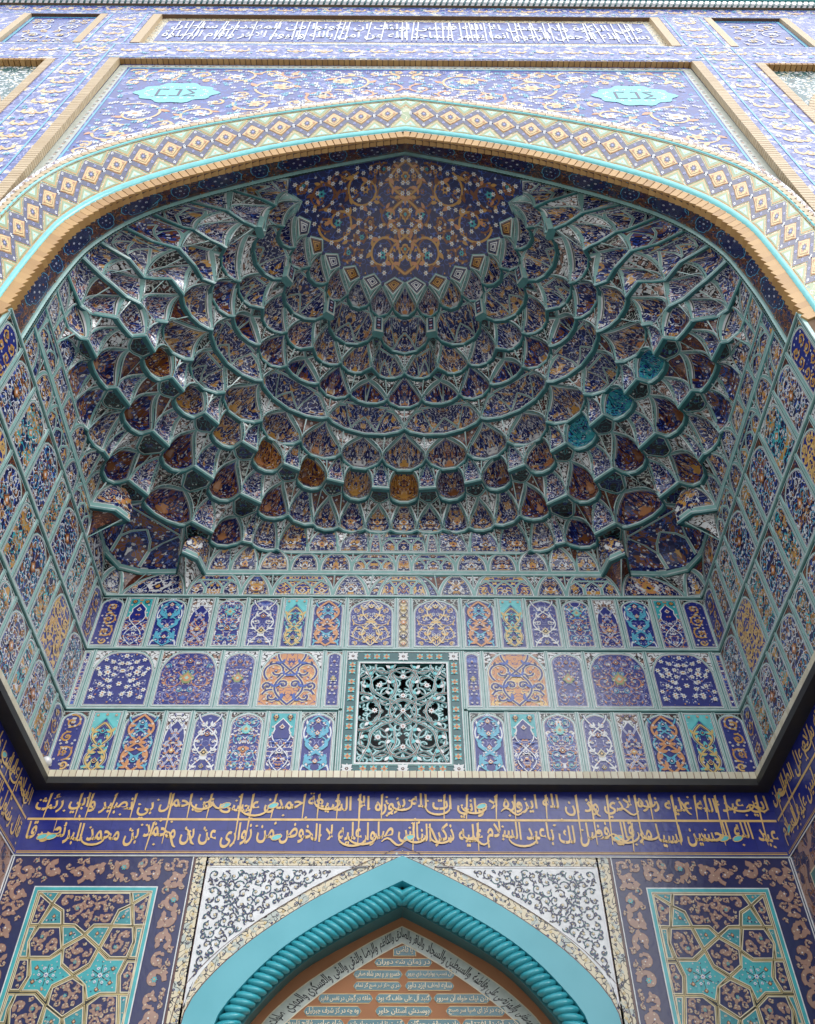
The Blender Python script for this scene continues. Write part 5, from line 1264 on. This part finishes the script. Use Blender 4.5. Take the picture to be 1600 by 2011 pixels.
for sx, lab in ((-1, 'girih star panel of turquoise stars and brown polygons left of the doorway arch'), (1, 'girih star panel of turquoise stars and brown polygons right of the doorway arch')):
    t = thing('star_panel', lab, 'tile panel', (sx*3.85, YB, 3.2), 'star panels beside the doorway'); 
    if sx > 0: t.scale.x = -1
    mb = MB(); fn = lambda x, y, l: (x+3.85, -.004-l, y-3.2); ch = Chart(mb, fn)
    rp = lambda d: [(-4.625+d, 2.6), (-3.075-d, 2.6), (-3.075-d, 5.14-d), (-4.625+d, 5.14-d)]
    mb.face([fn(x, y, .002) for x, y in rp(0)], 'cream'); mb.face([fn(x, y, .004) for x, y in rp(.082)], 'black')
    for d0, d1, c_ in ((0,.014,'white'),(.014,.055,'turq'),(.055,.066,'cream'),(.066,.074,'black'),(.074,.084,'cream')): ch.ring(rp(d0), rp(d1), c_, .008)
    mb.build('frame', t)
    for i, (kd, P) in enumerate(STAR):
        cx, cy = sum(p[0] for p in P)/len(P), sum(p[1] for p in P)/len(P)
        def shr(m):
            out = []; n_3 = len(P); ar = sum(P[j][0]*P[(j+1) % n_3][1]-P[(j+1) % n_3][0]*P[j][1] for j in range(n_3)); sg = 1 if ar > 0 else -1
            for j in range(n_3):
                a, b, c_ = P[j-1], P[j], P[(j+1) % n_3]
                u = (b[0]-a[0], b[1]-a[1]); v = (c_[0]-b[0], c_[1]-b[1]); lu, lv = math.hypot(*u), math.hypot(*v)
                nu, nv = (-u[1]/lu*sg, u[0]/lu*sg), (-v[1]/lv*sg, v[0]/lv*sg); k_ = max(.35, 1+nu[0]*nv[0]+nu[1]*nv[1])
                out.append((b[0]+(nu[0]+nv[0])*m/k_, b[1]+(nu[1]+nv[1])*m/k_))
            return out
        pc = MB(); cp = Chart(pc, fn)
        cp.ring(shr(-.012), shr(-.004), 'strap', .006); cp.ring(shr(.002), shr(.014), 'cream', .009)
        g = {'B': 'navy', 'T': 'dturq', 'S': 'turq'}[kd]; q = shr(.014)
        import mathutils.geometry as mg
        for tri in mg.tessellate_polygon([[Vector((x, y, 0)) for x, y in q]]): pc.face([fn(*q[k], .007) for k in tri], g)
        q2 = shr(.02)
        def inside(x, y):
            c_ = False; n_2 = len(q2)
            for k in range(n_2):
                x1, y1 = q2[k]; x2, y2 = q2[(k+1) % n_2]
                if (y1 > y) != (y2 > y) and x < (x2-x1)*(y-y1)/(y2-y1)+x1: c_ = not c_
            return c_
        bb = (min(p[0] for p in P), max(p[0] for p in P), min(p[1] for p in P), max(p[1] for p in P))
        lf = lambda x, y, l: fn(x, y, .006+l)
        if kd == 'B': arabesque_field(pc, lf, inside, bb, 50+i, .04, (.075, .055, .04, .03), tries=160)
        else:
            ci = Chart(pc, lf, inside=inside); 
            if kd == 'S':
                for k in range(6):
                    a = k*1.047+.5; ci.ribbon([(cx, cy), (cx+.12*math.cos(a), cy+.12*math.sin(a))], .008, 'black', .004); palmette(ci, cx+.155*math.cos(a), cy+.155*math.sin(a), .05, 'maroon', 'orange', 'cream', .006); ci.flower(cx+.085*math.cos(a+.5), cy+.085*math.sin(a+.5), .022, 'white', 'blue', .007)
                ci.flower(cx, cy, .035, 'white', 'blue', .008, 8)
                for k in range(40): a = k*2.4; rr_ = .035*math.sqrt(k); ci.flower(cx+rr_*math.cos(a), cy+rr_*math.sin(a), .011, ('white', 'navy', 'cream')[k % 3], 'blue', .005, 4)
            else:
                palmette(ci, cx, cy, .045, 'maroon', 'orange', 'cream', .006)
                rn = random.Random(i)
                for _ in range(26): ci.flower(rn.uniform(bb[0], bb[1]), rn.uniform(bb[2], bb[3]), .014, rn.choice(('white', 'cream', 'navy', 'lturq')), 'navy', .005, 5)
        pc.build('girih_tile', t)
# lower side walls
for sx, lab in ((-1, 'lower left side wall covered with brown arabesque on navy tiles'), (1, 'lower right side wall covered with brown arabesque on navy tiles')):
    t = thing('lower_side_wall', lab, 'wall', (sx*W, YB, 0), 'lower side walls')
    mb = MB(); mb.face([(0,0,1.2),(0,-5.38,1.2),(0,-5.38,5.56),(0,0,5.56)], 'taupe_field', [(0,1.2),(5.38,1.2),(5.38,5.56),(0,5.56)])
    mb.face([(-sx*.012,-.01,5.535),(-sx*.012,-5.38,5.535),(-sx*.012,-5.38,5.553),(-sx*.012,-.01,5.553)], 'white'); mb.box(*sorted((-sx*.012, 0)), -.04, -.025, 1.2, 5.53, 'white')
    mb.box(*sorted((-sx*.012, 0)), -4.5, -.42, 5.12, 5.14, 'cream'); mb.box(*sorted((-sx*.012, 0)), -.44, -.42, 1.2, 5.12, 'cream'); mb.box(*sorted((-sx*.010, 0)), -4.5, -.44, 1.2, 5.12, 'teal'); mb.build('tile_ground', t)
# ---------------------------------------------------------------- doorway arch
E0 = [(-2.53,GZ),(-2.53,1.5),(-2.52,3.0),(-2.48,3.56),(-2.42,3.80),(-2.18,4.13),(-1.78,4.50),(-1.2,4.91),(-.58,5.26),(0,5.545)]
E1 = [(-2.16,GZ),(-2.16,1.5),(-2.15,3.0),(-2.11,3.58),(-1.91,3.90),(-1.57,4.27),(-1.17,4.58),(-.57,4.93),(0,5.215)]
E2 = [(-1.90,GZ),(-1.90,1.5),(-1.90,3.0),(-1.86,3.52),(-1.66,3.82),(-1.36,4.14),(-1.0,4.42),(-.46,4.73),(0,4.975)]
E3 = [(-1.93,GZ),(-1.93,1.5),(-1.92,3.1),(-1.88,3.62),(-1.78,3.80),(-1.54,4.08),(-1.2,4.39),(-.58,4.74),(0,5.03)]
e0, e1, e2, e3 = (mirror_curve(resample(catmull(h, 6), 48)) for h in (E0, E1, E2, E3))
wp = thing('spandrel_tiles', 'white spandrels with fine dark floral scrolls around the turquoise doorway arch', 'tile panel', (0, YB, 0))
mb = MB(); mb.box(-2.66, 2.66, .03, .3, 5.54, 5.56, 'teal')
for (x0, z0), (x1, z1) in zip(e0, e0[1:]):
    if abs(x1-x0) > 1e-3: mb.face([(x0, 0, z0), (x1, 0, z1), (x1, 0, 5.54), (x0, 0, 5.54)], 'cream_border', [(x0, z0), (x1, z1), (x1, 5.54), (x0, 5.54)])
for sx in (-1, 1): a, b = sorted((sx*2.50, sx*2.66)); rect(mb, a, b, 1.2, 5.54, 0, 'cream_border')
mb.build('border', wp)
def ez(x, cur=e0):
    x = -abs(x)
    for (x0, z0), (x1, z1) in zip(cur, cur[1:]):
        if x0 <= x <= x1 and x1 > x0: return lerp(z0, z1, (x-x0)/(x1-x0))
    return 1.2
for sx in (-1, 1):
    xs = [-2.49+i*(2.49-.44)/30 for i in range(31)]
    low = [(x, max(ez(x)+.16+.03*abs(x), 3.3)) for x in xs]; top = [(x, 5.40) for x in xs]
    low = [(x, min(z, 5.395)) for x, z in low]
    low[0] = (xs[0], 3.74)
    fn = lambda x, y, l: (-sx*x, -.004-l, y)
    mb = MB(); mb.grid([[fn(x, z, 0) for x, z in low], [fn(x, z, 0) for x, z in top]], 'white')
    ch = Chart(mb, fn); pth = low+[(x, z) for x, z in reversed(top)]
    ch.ribbon(pth, .020, 'white', .006, closed=True); ch.ribbon([(lerp(p[0], -1.8, -.02), lerp(p[1], 4.8, -.02)) for p in pth], .010, 'maroon', .005, closed=True)
    pan = mb.build('white_field', wp)
    om = MB(); ins = lambda x, y: -2.46 < x < -.52 and max(ez(x)+.205+.03*abs(x), 3.6) < y < 5.365
    rn = random.Random(77); ci = Chart(om, fn, inside=ins)
    cs = pack(ins, (-2.46, -.5, 3.6, 5.36), (.06, .045, .035, .026), rn, 2200, False)
    for i, (x, y, Rr) in enumerate(cs):
        p = spiral(x, y, Rr*1.25, rn.choice((-1, 1)), rn.uniform(0, 6), .8, 10); ci.ribbon(p, .014, 'dteal' if i % 3 else 'black', .004)
        for k in (1, 3, 5, 7): ci.leaf(*p[k], rn.uniform(0, 6.28), .034, .02, 'navy', .006); 
        ci.flower(x, y, Rr*.42, 'black', 'cream', .007, 5); ci.flower(x, y, Rr*.33, 'cream', 'yellow', .010, 5)
    om.build('floral_scroll', wp)
# borders with rosettes following the arch
om = MB(); ch = Chart(om, lambda x, y, l: (x, -l, y))
edge = [(x*1.03, z+.075) for x, z in e0 if z > 3.0]
for i, (x, z) in enumerate(resample(edge, 90)):
    ch.flower(x, z, .022, ('navy', 'yellow', 'pale')[i % 3], 'cream', .006, 6)
for sx in (-1, 1):
    for i in range(42): ch.flower(sx*2.575, 3.4+i*.05, .02, ('navy', 'yellow', 'pale')[i % 3], 'cream', .006, 6)
for i in range(100): ch.flower(-2.5+i*.0505, 5.465, .02, ('navy', 'yellow', 'pale')[i % 3], 'cream', .006, 6) if abs(-2.5+i*.0505) > .2 else None
for wv, off_ in ((.012, .012), (.008, .14)): ch.ribbon([(x*(1+off_*.35), z+off_) for x, z in e0 if z > 2.5], wv, 'maroon', .010)
om.build('rosette_border', wp)
da = thing('doorway_arch', 'smooth turquoise pointed arch with a twisted rope moulding over the doorway', 'arch', (0, YB, 0))
mb = MB(); mb.grid([[(x, -.03, z) for x, z in e0], [(x, -.03, z) for x, z in e1]], 'turquoise_arch'); mb.grid([[(x, .02, z) for x, z in e0], [(x, -.03, z) for x, z in e0]], 'turquoise_arch')
mb.build('face_band', da)
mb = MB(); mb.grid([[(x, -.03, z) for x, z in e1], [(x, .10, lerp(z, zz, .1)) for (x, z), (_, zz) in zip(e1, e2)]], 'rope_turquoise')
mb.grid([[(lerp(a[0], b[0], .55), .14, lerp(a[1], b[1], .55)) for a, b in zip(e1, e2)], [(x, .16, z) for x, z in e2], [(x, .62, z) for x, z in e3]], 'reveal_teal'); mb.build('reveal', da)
# rope segments: each lobe is a short fat ellipsoid laid aslant
um = MB(); P = []
for i in range(9):
    a = -math.pi/2+math.pi*i/8; P.append([(.5*math.cos(a)*math.cos(b), .5*math.cos(a)*math.sin(b), .5*math.sin(a)) for b in [j*6.2832/12 for j in range(13)]])
um.grid(P, 'rope_turquoise'); rope = um.mesh('rope_segment')
for p in rope.polygons: p.use_smooth = True
mc = [(lerp(a[0], b[0], .48), lerp(a[1], b[1], .48)) for a, b in zip(e1, e2)]; mc = [p for p in mc if p[1] > 1.0]
NS = 112; rs = resample(mc, NS)
for i in range(NS):
    a, b = rs[i], rs[i+1]; cx, cz = (a[0]+b[0])/2, (a[1]+b[1])/2; tx, tz = b[0]-a[0], b[1]-a[1]; d = math.hypot(tx, tz); tx, tz = tx/d, tz/d; nx, nz = -tz, tx
    sg = -1 if cx < 0 else 1
    ax = Vector((tx*.62*sg+nx*.85, -.35, tz*.62*sg+nz*.85)).normalized(); t_ = Vector((tx, 0, tz)); t_ = (t_-ax*t_.dot(ax)).normalized(); w3 = ax.cross(t_)
    brick(rope, da, (cx, .06, cz), t_*d*1.35, w3*.26, ax*.31, 'rope_segment')
pq = thing('clay_plaque', 'clay orange plaque under the doorway arch with rows of blue cartouches in golden script', 'plaque', (0, 11.6, 0))
mb = MB(); fe = [p for p in e3 if p[1] > 1.0]
for (x0, z0), (x1, z1) in zip(fe, fe[1:]):
    if abs(x1-x0) > 1e-4: mb.face([(x0, 0, 1.0), (x1, 0, 1.0), (x1, 0, z1+.03), (x0, 0, z0+.03)], 'plaque_clay')
mb.build('board', pq)
SO = [(-1.93,3.35),(-1.689,3.72),(-1.543,3.90),(-1.221,4.18),(-.791,4.47),(-.415,4.70),(0,4.905)]
SI = [(-1.62,3.35),(-1.477,3.66),(-1.351,3.80),(-1.091,4.02),(-.755,4.26),(-.314,4.53),(0,4.70)]
so_, si_ = mirror_curve(resample(catmull(SO, 6), 30)), mirror_curve(resample(catmull(SI, 6), 30))
mb = MB(); mb.grid([[(x, -.006, z) for x, z in so_], [(x, -.006, z) for x, z in si_]], 'pale'); mb.build('script_band', pq)
def bandfn(x, y):
    u = x*60; i = min(59, max(0, int(u))); f = u-i; a = lerp3(so_[i], so_[i+1], f); b = lerp3(si_[i], si_[i+1], f); return (lerp(b[0], a[0], y), -.010, lerp(b[1], a[1], y))
SL = ['اللهم صل على محمد المصطفى', 'والمرتضى على وفاطمة', 'والسبطين والسجاد', 'والباقر والصادق والكاظم', 'والرضا والتقى والنقى', 'والعسكرى والمهدى', 'صلوات الله عليهم اجمعين']
for i, t_ in enumerate(SL): lettering(t_, bandfn, 1-(i+1)/7+.004, 1-i/7-.004, .08, .92, 'black', pq, .012)
om = MB(); ch = Chart(om, lambda x, y, l: (x, -l, y))
for cv in (so_, si_): ch.ribbon(cv, .012, 'cream', .010)
om.build('line', pq)
CART = [('H', -0.111, 0.178, 4.538, 4.678), ('C', -0.348, 0.38, 4.412, 4.515), ('C', -0.604, 0.01, 4.266, 4.378), ('C', 0.034, 0.661, 4.267, 4.379), ('C', -0.598, -0.001, 4.134, 4.239), ('C', 0.034, 0.644, 4.135, 4.241), ('C', -1.021, -0.348, 3.988, 4.1), ('C', -0.325, 0.371, 3.99, 4.102), ('C', 0.383, 1.08, 3.991, 4.103), ('C', -1.182, -0.482, 3.844, 3.96), ('C', -0.321, 0.368, 3.846, 3.962), ('C', 0.529, 1.254, 3.848, 3.964), ('C', -1.397, -0.681, 3.699, 3.817), ('C', -0.658, 0.047, 3.7, 3.818), ('C', 0.058, 0.707, 3.701, 3.82), ('C', 0.718, 1.424, 3.703, 3.821)]
TX = ['يا قاضى', 'در زمان شه دوران', 'خسرو بر و بحر شاه صفى', 'آن نسب بوتراب ذي پرور', 'در ي طاز نبر ضج گر تمام', 'سايه لطف ايزد داور', 'ملقه در گوش در نفس فقير', 'گنبد آل على خلف گه بود', 'بنن نيك خواه آن سرور', 'وه چه در كز شرف جبرئيل', 'بوسدش آستان خاور', 'وچه در كز اى ضيا سر صبح', 'شاه عباس فاتح تاريخ', 'گشت تا اين در مراد بلند', 'باد در وقف چوگان', 'شد آشنا افتتاح']
for i, (kd, x0, x1, z0, z1) in enumerate(CART):
    mb = MB(); ch = Chart(mb, lambda x, y, l: (x, -l, y)); h = z1-z0; e = h*.42
    def cp_(d):
        if kd == 'H': return [(x0+d, z0+d), (x1-d, z0+d), (x1-d, lerp(z0, z1, .62)), ((x0+x1)/2, z1-d), (x0+d, lerp(z0, z1, .62))]
        return [(x0+e, z0+d), (x1-e, z0+d), (x1-e*.5, lerp(z0, z1, .22)), (x1-d, (z0+z1)/2), (x1-e*.5, lerp(z0, z1, .78)), (x1-e, z1-d), (x0+e, z1-d), (x0+e*.5, lerp(z0, z1, .78)), (x0+d, (z0+z1)/2), (x0+e*.5, lerp(z0, z1, .22))]
    ch.poly(cp_(0), 'gold', .006); ch.poly(cp_(.008), 'cartouche', .009); o = mb.build('cartouche', pq)
    lettering(TX[i], lambda x, y: (x, -.014, y), x0+e*.7, x1-e*.7, z0+h*.14, z1-h*.12, 'cream', o, .02)
